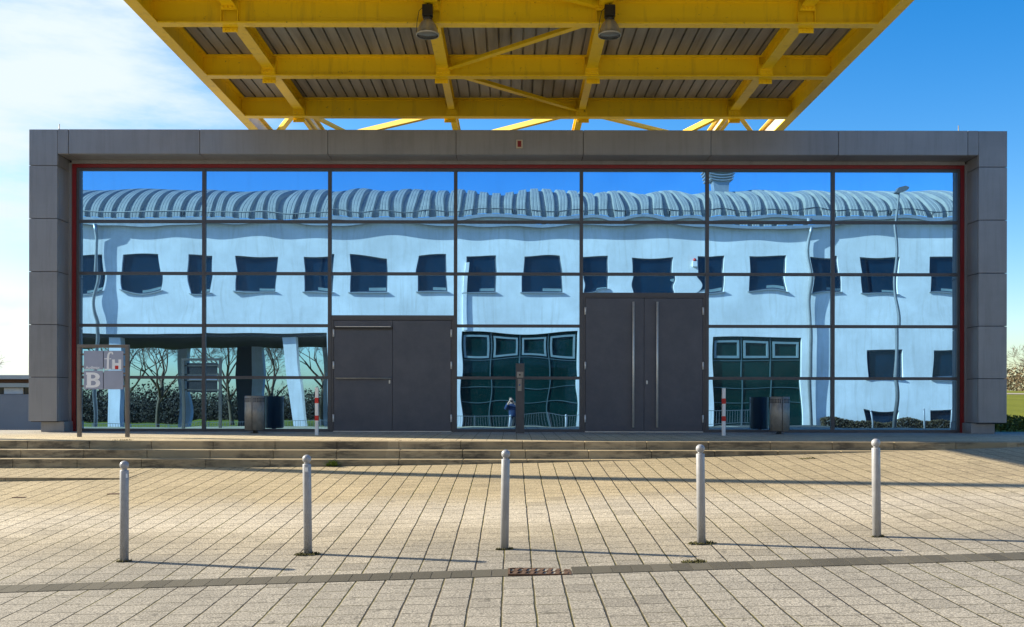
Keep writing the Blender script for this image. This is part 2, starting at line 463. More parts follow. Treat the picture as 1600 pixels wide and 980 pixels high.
# terrace: a gently falling slab with stone steps in front
TE = 18.5
def tz(y): return -0.027*(23.4 - clamp(y, 18, 23.4))/4.9
sheet('terrace', span(-32, 24, 28), [TE+.36, 20, 21.5, 23.0, 24.2], lambda x, y: tz(y), M['terrace'])
mb = MB()
for row, (ye, zt) in enumerate(((TE, -0.027), (18.15, -0.182), (17.80, -0.337))):
    n = int(56/1.193)
    for k in range(n):
        x0 = -32 + k*1.193 + (0.0, 0.05, 0.08)[row]
        x1 = min(x0 + 1.193 - 0.007, 24)
        bt = 0.361 if row == 0 else 0.40
        mb.box(x0, x1, ye, ye + bt, zt - 0.17, zt + (0.0 if row else 0.001), bev=0.012)
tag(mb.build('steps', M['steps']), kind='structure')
mb = MB()
mb.quad((-32, 18.9, -1.0), (24, 18.9, -1.0), (24, 18.9, -0.03), (-32, 18.9, -0.03))
mb.build('terrace_edge', M['dark_gap'])['kind'] = 'structure'
# low wedge of paving left of the steps, held by its own stone kerb
def land_edge(x): return 16.53 + (x + 6.6)*0.055
def land_rise(x): return 0.004 + 0.02*max(0, -6.6-x)
lx = span(-24, -6.6, 24)
bm = bmesh.new(); g_ = []
for f in (0, .25, .5, .75, 1):
    row = []
    for x in lx:
        y = land_edge(x) + (17.85-land_edge(x))*f
        row.append(bm.verts.new((x, y, gz(x, y) + land_rise(x)*(1-f) + .004)))
    g_.append(row)
for a, b in zip(g_, g_[1:]):
    for i in range(len(lx)-1): bm.faces.new((a[i], a[i+1], b[i+1], b[i]))
m2 = MB(); m2.bm.free(); m2.bm = bm
tag(m2.build('landing', M['pavers']), kind='structure')
mb = MB()
x = -6.62
while x > -22:
    p, q = x, x-.99
    mb.bar((q, land_edge(q)-.05, gz(q, land_edge(q)) + land_rise(q) - .09), (p, land_edge(p)-.05, gz(p, land_edge(p)) + land_rise(p) - .09), .11, .20)
    x -= 1.0
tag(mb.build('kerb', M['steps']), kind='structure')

# ------------------------------------------------------------------ glass building
YF, YG = 22.75, 23.40
bl = thing('glass_hall', 'long single storey hall with mirrored blue glass front in a grey metal portal', 'building', (0.13, YF, 0))
XL, XR, XLI, XRI = -11.44, 11.71, -10.77, 11.04
ZT, ZL = 7.17, 6.59
# core behind
mb = MB(); mb.box(XL+.03, XR-.03, YG+.16, 33.0, 0.0, ZT-.05); mb.build('wall', M['clad'], bl)
mb = MB(); mb.box(XL+.01, XR-.01, YF+.02, 33.05, ZT-.049, ZT-.006); mb.build('roof', M['clad'], bl)
mb = MB()
mb.box(XL+.03, XLI-.03, YF+.02, YG+.16, 0.24, ZT-.05); mb.box(XRI+.03, XR-.03, YF+.02, YG+.16, 0.24, ZT-.05)
mb.box(XLI-.03, XRI+.03, YF+.02, YG+.16, ZL+.02, ZT-.05)
mb.build('backing', M['dark_gap'], bl)
zj = [0.25, 1.30, 2.545, 3.80, 5.055, 6.31, ZT]
g = 0.006
def panel(x0, x1, y0, y1, z0, z1):
    MB().box(x0, x1, y0, y1, z0, z1, bev=0.006).build('cladding_panel', M['clad'], bl)
for a, b in zip(zj, zj[1:]):
    panel(XL, XLI-.0, YF-.03, YF+.02, a+g, b-g)
    panel(XRI+.0, XR, YF-.03, YF+.02, a+g, b-g)
    zb = min(b, ZL)
    if a < ZL:                                         # reveals of the portal, set just behind the face
        panel(XLI-.03, XLI+.004, YF+.03, YG-.03, a+g, zb-g)
        panel(XRI-.004, XRI+.03, YF+.03, YG-.03, a+g, zb-g)
xj = [XLI, -10.51, -7.40, -4.37, -1.335, 1.68, 4.70, 7.72, 10.78, XRI]
for a, b in zip(xj, xj[1:]):
    panel(a+g, b-g, YF-.028, YF+.02, ZL, ZT)
    panel(a+g, b-g, YF+.03, YG-.03, ZL-.005, ZL+.02)
MB().box(-11.22, XLI+.10, YF+.12, YG, 0.0, 0.245).build('plinth', M['clad'], bl)
MB().box(XRI-.10, 11.50, YF+.12, YG, 0.0, 0.245).build('plinth', M['clad'], bl)
# inner grey lining next to the red frame, then the red frame
mb = MB()
mb.box(XLI+.004, -10.70, YG-.10, YG+.15, 0.0, 6.52); mb.box(10.985, XRI-.004, YG-.10, YG+.15, 0.0, 6.52)
mb.box(-10.70, 10.985, YG-.10, YG+.15, 6.50, ZL-.006)
mb.build('lining', M['clad'], bl)
mb = MB()
mb.box(-10.699, -10.605, YG-.07, YG+.14, 0.0, 6.499); mb.box(10.895, 10.984, YG-.07, YG+.14, 0.0, 6.499)
mb.box(-10.605, 10.895, YG-.069, YG+.14, 6.415, 6.498)
mb.build('red_frame', M['red'], bl)
X0, PX = -10.57, 3.063
Z = [0.05, 1.316, 2.582, 3.848, 5.114, 6.38]
MX = [X0 + PX*k for k in range(8)]
for k, x in enumerate(MX):
    w = 0.042
    xa, xb = x-w, x+w
    if k == 0: xa = -10.604
    if k == 7: xb = 10.894
    mm = MB(); mm.box(xa, xb, YG-.05, YG+.12, 0.0, 6.414, bev=0.004)
    mm.build('mullion', M['frame'], bl)
DOORS = {2: (2.76, 2.80), 4: (3.315, 3.36)}
def transom(k, z, hh=0.036):
    MB().box(MX[k]+.0425, MX[k+1]-.0425, YG-.042, YG+.11, z-hh, z+hh, bev=0.003).build('transom', M['frame'], bl)
rng = random.Random(11)
def pane(k, z0, z1):
    x0, x1 = MX[k]+.03, MX[k+1]-.03
    z0 += .02; z1 -= .02
    nx, nz = 40, 20
    amp = 0.7 if z1 < 2.6 else 1.0
    bow = rng.choice((-1, 1)) * rng.uniform(0.0004, 0.0015)
    terms = [(rng.uniform(-1, 1)*0.0005, rng.uniform(0.8, 2.8), rng.uniform(0, 6.28), rng.uniform(0.2, 1.1), rng.uniform(0, 6.28)) for _ in range(4)]
    tx, tzt = rng.uniform(-1, 1)*0.0022, rng.uniform(-1, 1)*0.0016
    def w(u, v):                                       # u, v in -1..1
        s = bow*(1-u*u)*(1-v*v) + tx*u*0.5 + tzt*v*0.3
        for A, fx, px, fz, pz in terms: s += A*math.sin(fx*PI*u + px)*math.cos(fz*PI*v + pz)
        s += 0.0005*(u**4 + 0.8*v**4)                   # panes curl at their edges
        return s*amp
    bm = bmesh.new()
    gr = []
    for j in range(nz+1):
        v = -1 + 2*j/nz
        gr.append([bm.verts.new((x0+(x1-x0)*i/nx, YG + w(-1+2*i/nx, v), z0+(z1-z0)*j/nz)) for i in range(nx+1)])
    for j in range(nz):
        for i in range(nx):
            f = bm.faces.new((gr[j][i], gr[j][i+1], gr[j+1][i+1], gr[j+1][i])); f.smooth = True
    m2 = MB(); m2.bm.free(); m2.bm = bm
    m2.box(x0+.002, x1-.002, YG+.012, YG+.024, z0+.002, z1-.002)
    m2.build('glass_pane', M['glass'], bl, fix=False)
for k in range(7):
    zs = list(Z)
    if k in DOORS:
        top = DOORS[k][1]
        zs = [top] + [z for z in Z if z > top + 0.3]
        transom(k, zs[0]-.012, 0.048)
    else:
        transom(k, 0.035, 0.034)
    for z in zs[1:-1]: transom(k, z)
    transom(k, 6.378, 0.034)
    for a, b in zip(zs, zs[1:]): pane(k, a, b)
# doors
def door_bay(k, ztop):
    x0, x1 = MX[k]+.0425, MX[k+1]-.0425
    zt_ = ztop - 0.045
    fr = MB()
    fr.box(x0, x0+.055, YG-.035, YG+.1, 0.0, zt_+.04); fr.box(x1-.055, x1, YG-.035, YG+.1, 0.0, zt_+.04)
    fr.box(x0+.055, x1-.055, YG-.035, YG+.1, zt_, zt_+.04)
    fr.build('door_frame', M['frame'], bl)
    MB().box(x0+.05, x1-.05, YG-.05, YG+.1, 0.0, 0.018).build('threshold', M['steel'], bl)
    xm = (x0+x1)/2
    leaves = []
    for a, b, hx in ((x0+.062, xm-.004, x0+.056), (xm+.004, x1-.062, x1-.056)):
        lf = MB().box(a, b, YG-.03, YG+.03, 0.024, zt_-.008, bev=0.004).build('door_leaf', M['door'], bl)
        leaves.append((lf, a, b))
        for hz in ((0.33, 1.62, 2.40) if ztop < 3 else (0.33, 1.62, 2.95)):
            MB().tube([(hx, YG-.045, hz-.09), (hx, YG-.045, hz+.09)], 0.021, 8).build('hinge', M['white_metal'], lf)
    return leaves, xm
(l1, l2), xm = door_bay(2, 2.76)
lf, a, b = l1
MB().box(a+.02, b+.01, YG-.10, YG-.031, 2.50, 2.555, bev=0.006).build('door_closer', M['black'], lf)
MB().box(a+.05, b-.03, YG-.103, YG-.095, 2.548, 2.562).build('closer_rail', M['steel'], lf)
mb = MB(); mb.tube([(a+.05, YG-.085, 1.30), (b-.02, YG-.085, 1.30)], 0.018, 10)
mb.tube([(a+.09, YG-.085, 1.30), (a+.09, YG-.03, 1.30)], 0.012, 8); mb.tube([(b-.07, YG-.085, 1.30), (b-.07, YG-.03, 1.30)], 0.012, 8)
mb.build('push_bar', M['steel_dull'], lf)
MB().box(b-.085, b-.045, YG-.045, YG-.031, 1.17, 1.26, bev=0.012).build('lock', M['steel'], lf)
(l1, l2), xm = door_bay(4, 3.315)
for (lf, a, b), hx in ((l1, xm-.27), (l2, xm+.31)):
    mb = MB(); mb.tube([(hx, YG-.10, 0.12), (hx, YG-.10, 3.17)], 0.026, 12)
    for hz in (0.35, 1.2, 2.1, 2.95): mb.tube([(hx, YG-.10, hz), (hx, YG-.03, hz)], 0.012, 8)
    mb.build('handle', M['steel'], lf)
MB().box(xm+.05, xm+.09, YG-.045, YG-.031, 1.17, 1.26, bev=0.012).build('lock', M['steel'], l2[0])
for x in (-10.95, 10.78):
    MB().tube([(x, 23.2, ZT-.01), (x, 23.2, ZT+.26)], 0.011, 6).build('lightning_rod', M['steel_dull'], bl)

M['beige'] = plain('beige_plastic', (.50, .43, .33), .5)
al = thing('alarm_box', 'small beige and red alarm box on the grey lintel above the glass', 'alarm', (0.165, YF-.03, 6.83))
MB().box(0.09, 0.24, YF-.075, YF-.03, 6.73, 6.93, bev=0.008).build('housing', M['beige'], al)
MB().box(0.12, 0.21, YF-.083, YF-.076, 6.755, 6.90, bev=0.003).build('red_panel', M['red'], al)

# ------------------------------------------------------------------ yellow canopy
H = CAM_Z + 7.3
CX = 0.10
cp = thing('steel_canopy', 'yellow painted steel canopy with brown ribbed underside projecting over the hall', 'canopy', (CX, 34.0, gz(0, 34)))
YB = [18.65, 21.66, 24.72, 27.75, 30.8, 34.0, 37.2]
YFRONT = 16.45
XE = (-7.10, 7.30)
XO = (-5.48, -1.565, 1.78, 5.69)
D = 0.48
fw = 0.22
def xbeam(y):
    mb = MB()
    xa, xb = XE[0]+.125, XE[1]-.125
    mb.box(xa+.116, xb-.116, y-fw/2, y+fw/2, H, H+.03); mb.box(xa, xb, y-.012, y+.012, H+.03, H+D-.03); mb.box(xa+.116, xb-.116, y-fw/2, y+fw/2, H+D-.03, H+D)
    for x in XO:                                       # stiffener plates
        for s in (-1, 1): mb.box(x+s*.16-.008, x+s*.16+.008, y-fw/2+.01, y-.0125, H+.03, H+D-.03)
    return mb.build('cross_beam', M['yellow'], cp)
for y in YB: xbeam(y)
def xe_beam(x, side):
    mb = MB()
    mb.box(x, x+side*.24, YFRONT, YB[-1]+.12, H, H+.03); mb.box(x+side*.10, x+side*.124, YFRONT, YB[-1]+.12, H+.03, H+D-.03)
    mb.box(x, x+side*.24, YFRONT, YB[-1]+.12, H+D-.03, H+D)
    return mb.build('edge_beam', M['yellow'], cp)
xe_beam(XE[0], 1); xe_beam(XE[1], -1)
mb = MB(); mb.box(XE[0]+.24, XE[1]-.24, YFRONT, YFRONT+.2, H+.16, H+.19); mb.box(XE[0]+.24, XE[1]-.24, YFRONT+.09, YFRONT+.11, H+.19, H+D)
mb.build('front_beam', M['yellow'], cp)
ys = [YFRONT+.2] + YB
for j, (ya, yb) in enumerate(zip(ys, ys[1:])):
    for i, x in enumerate(XO):
        inner = i in (1, 2)
        hw = 0.125 if j < 2 else (0.085 if inner else 0.12)
        zs = H + (0.32 if j == 0 else 0.16)
        a, b = ya + (.115 if j else 0.0), yb - .115
        mb = MB()
        mb.box(x-hw, x+hw, a, b, zs, zs+.025); mb.box(x-.011, x+.011, a, b, zs+.025, H+D-.04); mb.box(x-hw, x+hw, a, b, H+D-.04, H+D-.01)
        # bolted end plates
        for ye in ((a, b) if j else (b,)):
            s = 1 if ye == a else -1
            zp = zs - (.075 if j == 0 else .125)
            mb.box(x-.155, x+.155, ye - (.004 if s > 0 else .018), ye + (.018 if s > 0 else .004), zp, zs+.10)
            for bx in (-.12, -.04, .04, .12):
                mb.box(x+bx-.021, x+bx+.021, ye + (.018 if s > 0 else -.045), ye + (.045 if s > 0 else -.018), zp+.03, zp+.072)
        if j:                                           # gusset hanging below the beam at the near end
            sx = -.05 if x < CX else .05
            mb.box(x+sx-.15, x+sx+.15, a+.02, a+.04, H-.085, zs)
            for bx in (-.11, -.035, .035, .11): mb.box(x+sx+bx-.02, x+sx+bx+.02, a-.006, a+.02, H-.065, H-.025)
        mb.build('purlin', M['yellow'], cp)
def brace(p, q, z=H+.14):
    mb = MB(); mb.bar((*p, z), (*q, z), 0.13, 0.016); 
    d = (Vector((*q, 0)) - Vector((*p, 0))).normalized(); nn = Vector((-d.y, d.x, 0))*.057
    mb.bar(Vector((*p, z+.066)) + nn, Vector((*q, z+.066)) + nn, 0.016, 0.115)
    mb.build('brace', M['yellow'], cp)
e = .15
brace((XO[1]+e, YB[1]-e), (XO[2]-e, YB[0]+e)); brace((XO[1]+e, YB[1]+e), (XO[2]-e, YB[2]-e))
brace((XO[2]-e, YB[0]-e), (XO[1]+e, YFRONT+.3), H+.30)
brace((XO[2]-e, YB[2]+e), (XO[1]+e, YB[3]-e)); brace((XO[1]-e, YB[2]+e), (XO[0]+e, YB[3]-e)); brace((XO[2]+e, YB[2]+e), (XO[3]-e, YB[3]-e))
brace((XO[0]-e, YB[2]+e), (XE[0]+.2, YB[3]-e)); brace((XO[3]+e, YB[2]+e), (XE[1]-.2, YB[3]-e))
brace((XO[0]+e, YB[2]+e), (XO[0]+1.2, YB[3]-e)); brace((XO[3]-e, YB[2]+e), (XO[3]-1.2, YB[3]-e))
# pale plates lining the beams of the open bay
for x, s in ((XE[0]+.126, 1), (XE[1]-.126, -1), (XO[0]+.014, 1), (XO[3]-.014, -1)):
    MB().box(min(x, x+s*.01), max(x, x+s*.01), YB[2]+.13, YB[3]-.13, H+.11, H+D-.05).build('web_plate', M['web_white'], cp)
def deck(y0, y1):
    bm = bmesh.new(); pts = []
    x = XE[0]+.02
    zd = H + D + .004
    pit = .262
    while x < XE[1]-.02:
        for dx, dz in ((0, 0), (pit-.05, 0), (pit-.042, .06), (pit-.014, .06), (pit-.006, 0)):
            pts.append((min(x+dx, XE[1]-.02), zd+dz))
        x += pit
    a = [bm.verts.new((px, y0, pz)) for px, pz in pts]; b = [bm.verts.new((px, y1, pz)) for px, pz in pts]
    for i in range(len(a)-1):
        if (a[i].co - a[i+1].co).length > 1e-5: bm.faces.new((a[i], b[i], b[i+1], a[i+1]))
    m2 = MB(); m2.bm.free(); m2.bm = bm
    m2.box(XE[0], XE[1], y0, y1, zd+.075, zd+.16)
    m2.build('roof_deck', M['deck'], cp, fix=False)
deck(YFRONT, YB[2]+.1); deck(YB[3]+.9, YB[-1]+.1)
for x in XO[::3]:
    for y in (YB[5], YB[6]):
        MB().box(x-.15, x+.15, y-.15, y+.15, gz(x, y)-.1, H).build('column', M['yellow'], cp)
# high bay lamps
def hang_lamp(x, y, label):
    t = thing('hanging_lamp', label, 'lamp', (x, y, H-.62), 'bell lamps under the canopy')
    zb = H - 0.295
    MB().lathe([(0.205, zb), (0.222, zb), (0.225, zb+.03), (0.208, zb+.035), (0.20, zb+.09), (0.165, zb+.19), (0.115, zb+.265), (0.085, zb+.30), (0.0, zb+.30)], (x, y, 0), 28).build('lamp_shade', M['lamp_shade'], t)
    MB().lathe([(0.0, zb+.004), (0.206, zb+.012), (0.206, zb+.026), (0.0, zb+.026)], (x, y, 0), 28).build('lens', M['lamp_glass'], t)
    mb = MB(); mb.lathe([(0.0, zb+.295), (0.088, zb+.30), (0.092, zb+.36), (0.0, zb+.37)], (x, y, 0), 16)
    mb.box(x-.10, x+.10, y-.08, y+.08, zb+.36, zb+.575, bev=.008); mb.build('ballast_box', M['black'], t)
    MB().tube([(x, y, zb+.57), (x, y, H+.33)], .012, 6).build('hanger', M['black'], t)
    MB().tube([(x-.07, y-.085, zb+.52), (x-.16, y-.06, zb+.45), (x-.20, y-.03, zb+.25), (x-.218, y, zb+.04)], .006, 5).build('cable', M['black'], t)
hang_lamp(-1.63, 18.40, 'bell shaped grey lamp hanging under the canopy, left one of two')
hang_lamp(1.86, 18.40, 'bell shaped grey lamp hanging under the canopy, right one of two')

# ------------------------------------------------------------------ bollards
BOL = [(-4.17, 10.33, 'leftmost grey ball topped bollard, in front of the framed sign'),
       (-2.22, 10.46, 'grey ball topped bollard with a square white sticker below its ball'),
       (-0.08, 10.45, 'grey ball topped bollard just left of the rusty drain grate'),
       (2.07, 10.48, 'grey ball topped bollard in front of the right red and white post'),
       (4.03, 10.60, 'rightmost grey ball topped bollard, below the street lamp seen in the glass')]
def bollard(loc, label, group):
    x, y, z = loc
    t = thing('bollard', label, 'bollard', loc, group)
    MB().lathe([(0.0, -.1), (0.046, -.1), (0.046, .972), (0.042, .980), (0.0, .982)], loc, 28).build('post', M['bollard'], t)
    MB().lathe([(0.0, .981), (0.029, .981), (0.026, .998), (0.0, .998)], loc, 20).build('collar', M['bollard'], t)
    pr = [(0.020, .990)] + [(0.048*math.cos(q), 1.034+0.048*math.sin(q)) for q in [R(-62+150*i/12) for i in range(12)]] + [(0.0, 1.082)]
    MB().lathe(pr, loc, 28).build('ball', M['bollard'], t)
    return t
bp = None
for x, y, lab in BOL:
    loc = (x, y, gz(x, y))
    if bp is None: bp = bollard(loc, lab, 'grey bollards across the plaza'); bo = bp
    else:
        bo = dup(bp, loc, lab); bo.rotation_euler = (R(0.5*math.sin(x*5)), R(0.7*math.cos(x*3)), x)
    if 'sticker' in lab or 'framed' in lab:
        s = MB()
        a0, a1, r0 = (R(-105), R(-65), .0472) if 'sticker' in lab else (R(-50), R(-25), .0472)
        for k in range(6):
            q0, q1 = a0+(a1-a0)*k/6, a0+(a1-a0)*(k+1)/6
            s.quad((x+r0*math.cos(q0), y+r0*math.sin(q0), loc[2]+.90), (x+r0*math.cos(q1), y+r0*math.sin(q1), loc[2]+.90),
                   (x+r0*math.cos(q1), y+r0*math.sin(q1), loc[2]+.945), (x+r0*math.cos(q0), y+r0*math.sin(q0), loc[2]+.945))
        st = s.build('sticker', M['sticker'], bo); st.rotation_euler.z = -bo.rotation_euler.z
# tufts of dry moss at the bollard feet and elsewhere
rng = random.Random(5)
mb = MB()
for cx, cy, rr, n in [(-2.22, 10.42, .10, 260), (-0.08, 10.43, .07, 120), (2.07, 10.46, .11, 200), (-4.17, 10.31, .06, 80), (1.82, 9.60, .09, 140), (4.03, 10.58, .05, 60),
                      (5.35, 17.4, .12, 90), (-7.6, 18.75, .14, 90)]:
    for _ in range(n):
        a, q = rng.uniform(0, 2*PI), rr*math.sqrt(rng.random())
        x, y = cx + q*math.cos(a)*1.4, cy + q*math.sin(a)*.7
        z = (gz(x, y) if y < 17.8 else -.03) + .002
        s, h = rng.uniform(.006, .016), rng.uniform(.008, .028)
        b = rng.uniform(0, PI); dx, dy = s*math.cos(b), s*math.sin(b)
        mb.bm.faces.new([mb.bm.verts.new(p) for p in ((x-dx, y-dy, z), (x+dx, y+dy, z), (x+dy, y-dx, z+h))])
tag(mb.build('moss_tufts', M['moss'], fix=False), kind='stuff')
wd = thing('weed', 'small green weed growing out of the lowest stone step', 'weed', (-3.33, 17.78, gz(-3.33, 17.7)))
M['weed'] = plain('weed_leaf', (0.10, 0.16, 0.02), 0.7, 0, 0.3, 20)
mb = MB()
for k in range(46):
    a, l = rng.uniform(0, 2*PI), rng.uniform(.06, .20)
    b = Vector((-3.33 + rng.uniform(-.09, .09), 17.75, gz(-3.33, 17.7)))
    d = Vector((math.cos(a), -abs(math.sin(a))*.6, rng.uniform(.25, 1.1))).normalized()
    sd = d.cross(Vector((0, 0, 1))).normalized()*rng.uniform(.012, .024)
    mb.bm.faces.new([mb.bm.verts.new(p) for p in (b, b+d*l*.5+sd, b+d*l, b+d*l*.5-sd)])
mb.build('leaves', M['weed'], wd, fix=False)

# drain grate
gx0, gx1 = -0.035, 0.575
gy = gutter_y(.27); dz = gz(.27, gy) + .010
dg = thing('drain_grate', 'rusty slotted iron drain grate set in the dark gutter row', 'drain', (.27, gy, dz))
mb = MB()
mb.box(gx0, gx1, gy-.165, gy-.148, dz-.05, dz+.002); mb.box(gx0, gx1, gy+.148, gy+.165, dz-.05, dz+.002)
mb.box(gx0, gx0+.018, gy-.148, gy+.148, dz-.05, dz+.002); mb.box(gx1-.018, gx1, gy-.148, gy+.148, dz-.05, dz+.002)
mb.build('rim', M['rust'], dg)
mb = MB()
for k in range(7):
    x = gx0 + .055 + k*.082
    mb.bar((x, gy-.148, dz-.012), (x+.03, gy-.012, dz-.012), .040, .028)
    mb.bar((x+.012, gy+.012, dz-.012), (x+.042, gy+.148, dz-.012), .040, .028)
mb.box(gx0+.018, gx1-.018, gy-.011, gy+.011, dz-.03, dz-.002)
mb.build('bars', M['rust'], dg)
MB().box(gx0+.018, gx1-.018, gy-.148, gy+.148, dz-.12, dz-.10).build('shaft', M['dark_gap'], dg)
# two small bolt plates in the paving, at left
for x, y in ((-7.55, 14.73), (-6.18, 14.93)):
    tag(MB().box(x-.10, x+.10, y-.05, y+.05, gz(x, y)-.02, gz(x, y)+.006).build('floor_plate', M['rust']),
        'small dark plate in the paving, ' + ('at the far left edge' if x < -7 else 'just left of the leftmost bollard'), 'plate', 'plates in the paving')

# ------------------------------------------------------------------ things on the terrace
def red_post(x, y, lab):
    z = tz(y)
    t = thing('barrier_post', lab, 'post', (x, y, z), 'red and white posts on the terrace')
    MB().box(x-.036, x+.036, y-.036, y+.036, z-.05, z+1.06, bev=.006).build('shaft', M['white_paint'], t)
    for a, b in ((.325, .435), (.71, .83)):
        MB().box(x-.0385, x+.0385, y-.0385, y+.0385, z+a, z+b).build('red_band', M['red_paint'], t)
    MB().box(x+.036, x+.058, y-.02, y+.02, z+.735, z+.79, bev=.004).build('lock', M['black'], t)
red_post(-4.34, 21.35, 'red banded white post in front of the left double door')
red_post(4.73, 21.45, 'red banded white post right of the tall double door')
def bin_(x, y, lab):
    z = tz(y)
    t = thing('litter_bin', lab, 'litter bin', (x, y, z), 'steel litter bins by the glass')
    for s in (-1, 1):
        pr = []
        mb = MB(); n = 14; r = .225
        ang = [R(-90 + 180*k/n)*s + (0 if s > 0 else PI) for k in range(n+1)]
        ang = [(-PI/2+.035 + (PI-.07)*k/n) if s > 0 else (PI/2+.035 + (PI-.07)*k/n) for k in range(n+1)]
        for zz0, zz1 in ((z+.07, z+.87),):
            o_ = [[mb.bm.verts.new((x+rr*math.cos(a), y+rr*math.sin(a), zz)) for a in ang] for rr, zz in ((r, zz0), (r, zz1), (r-.012, zz1), (r-.012, zz0+.01))]
            for q in range(3):
                for k in range(n):
                    f = mb.bm.faces.new((o_[q][k], o_[q][k+1], o_[q+1][k+1], o_[q+1][k])); f.smooth = q != 1
            mb.bm.faces.new(o_[0])
        sh = mb.build('half_shell', M['steel_dull'], t)
        mb = MB()
        for row in range(3):
            for k in range(1, 18):
                a = ang[0] + (ang[-1]-ang[0])*(k+.0)/18
                c, sn = math.cos(a), math.sin(a); zz = z + .735 + row*.035
                p = Vector((x+(r+.0015)*c, y+(r+.0015)*sn, zz)); tg = Vector((-sn, c, 0))*.011; up = Vector((0, 0, .011))
                mb.quad(p-tg-up, p+tg-up, p+tg+up, p-tg+up)
        mb.build('perforation', M['dark_gap'], sh, fix=False)
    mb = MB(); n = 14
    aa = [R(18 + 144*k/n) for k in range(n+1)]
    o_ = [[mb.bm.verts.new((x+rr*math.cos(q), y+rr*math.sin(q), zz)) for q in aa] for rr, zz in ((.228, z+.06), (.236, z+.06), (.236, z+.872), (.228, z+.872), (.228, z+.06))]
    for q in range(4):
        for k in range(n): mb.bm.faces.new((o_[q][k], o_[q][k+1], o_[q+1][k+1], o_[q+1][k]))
    mb.build('shade_plate', M['black'], t)  # black plate added so the bin's mirrored back stays dark
    MB().box(x-.022, x+.022, y-.05, y+.20, z, z+.80).build('pole', M['black'], t)
    MB().lathe([(0.0, z+.79), (.21, z+.79), (.21, z+.80), (0.0, z+.80)], (x, y, 0), 24).build('inner_lid', M['dark_gap'], t)
    MB().lathe([(0.0, z), (.10, z), (.10, z+.012), (0.0, z+.012)], (x, y, 0), 20).build('foot', M['black'], t)
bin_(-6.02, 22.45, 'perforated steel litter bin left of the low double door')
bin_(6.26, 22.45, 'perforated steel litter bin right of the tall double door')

ip = thing('intercom_pillar', 'slim dark grey intercom pillar in front of the glass between the doors', 'intercom', (.19, 22.6, 0))
MB().box(.09, .29, 22.54, 22.66, -.02, 1.64, bev=.006).build('body', M['frame'], ip)
MB().box(.115, .265, 22.52, 22.54, 1.30, 1.44, bev=.004).build('camera_plate', M['steel_dull'], ip)
MB().box(.135, .225, 22.52, 22.54, .99, 1.275, bev=.004).build('call_plate', M['steel_dull'], ip)
M['blue_light'] = plain('blue_button', (.01, .05, .25), .3)
MB().tube([(.18, 22.521, 1.13), (.18, 22.514, 1.13)], .018, 14).build('call_button', M['blue_light'], ip)
mb = MB(); mb.box(.165, .20, 22.515, 22.521, 1.35, 1.39); mb.build('lens', M['black'], ip)

# framed sign
SY = 20.2
sz = tz(SY)
sg = thing('framed_sign', 'standing metal frame sign with four grey plates lettered fH and B', 'sign', (-8.6, SY, sz))
for x in (-9.10, -8.09):
    MB().box(x-.037, x+.037, SY-.037, SY+.037, sz-.03, 1.86, bev=.004).build('post', M['sign_post'], sg)
MB().box(-9.137, -8.053, SY-.0372, SY+.0372, 1.8605, 1.925, bev=.004).build('top_rail', M['sign_post'], sg)
P0, P1, PZ0, PZ1 = -9.005, -8.175, .985, 1.795
gx = .016
pmx, pmz = (P0+P1)/2, (PZ0+PZ1)/2
plates = {}
for i, (a, b) in enumerate(((P0, pmx-gx/2), (pmx+gx/2, P1))):
    for j, (c, d_) in enumerate(((PZ0, pmz-gx/2), (pmz+gx/2, PZ1))):
        plates[(i, j)] = MB().box(a, b, SY-.022, SY-.004, c, d_, bev=.002).build('plate', M['sign_plate'], sg)
M['sign_back'] = plain('dark_sign_back', (.03, .03, .034), .6)
MB().box(P0+.004, P1-.004, SY-.0039, SY-.0031, PZ0+.004, pmz-.06).build('back_panel', M['sign_back'], sg)
MB().box(P0+.004, P1-.004, SY-.0039, SY-.0031, pmz+.06, PZ1-.004).build('back_panel', M['sign_back'], sg)
mb = MB(); mb.box(-9.063, -8.127, SY-.003, SY+.012, 1.70, 1.74); mb.box(-9.063, -8.127, SY-.003, SY+.012, 1.44, 1.48)
mb.box(-9.063, -8.127, SY-.003, SY+.012, 1.30, 1.34); mb.box(-9.063, -8.127, SY-.003, SY+.012, 1.03, 1.07)
mb.build('back_rail', M['sign_post'], sg)
def text_mesh(name, body, size, x, z, y, mat, parent, offset=0.0, sx=1.0):
    cu = bpy.data.curves.new(name, 'FONT'); cu.body = body; cu.size = size; cu.offset = offset; cu.extrude = .0015
    to = bpy.data.objects.new('tmp', cu); COL.objects.link(to)
    bpy.context.view_layer.update()
    me = bpy.data.meshes.new_from_object(to.evaluated_get(bpy.context.evaluated_depsgraph_get()))
    bpy.data.objects.remove(to); bpy.data.curves.remove(cu)
    me.transform(Matrix.Translation((x, y, z)) @ Matrix.Rotation(R(90), 4, 'X') @ Matrix.Diagonal((sx, 1, 1, 1)))
    me.name = name
    o = bpy.data.objects.new(name, me); COL.objects.link(o); me.materials.clear(); me.materials.append(mat)
    me.transform(Matrix.Translation(-origin(parent)))
    o.parent = parent
    return o
FY = SY-.0225
def flat(name, polys, mat, parent):
    mb = MB()
    for p in polys: mb.prism(p, FY-.002, FY)
    return mb.build(name, mat, parent)
# small line of text on the first plate
text_mesh('lettering', 'Audimax', .085, P0+.045, pmz+.025, FY, M['sign_white'], plates[(0, 1)], .001, .95)
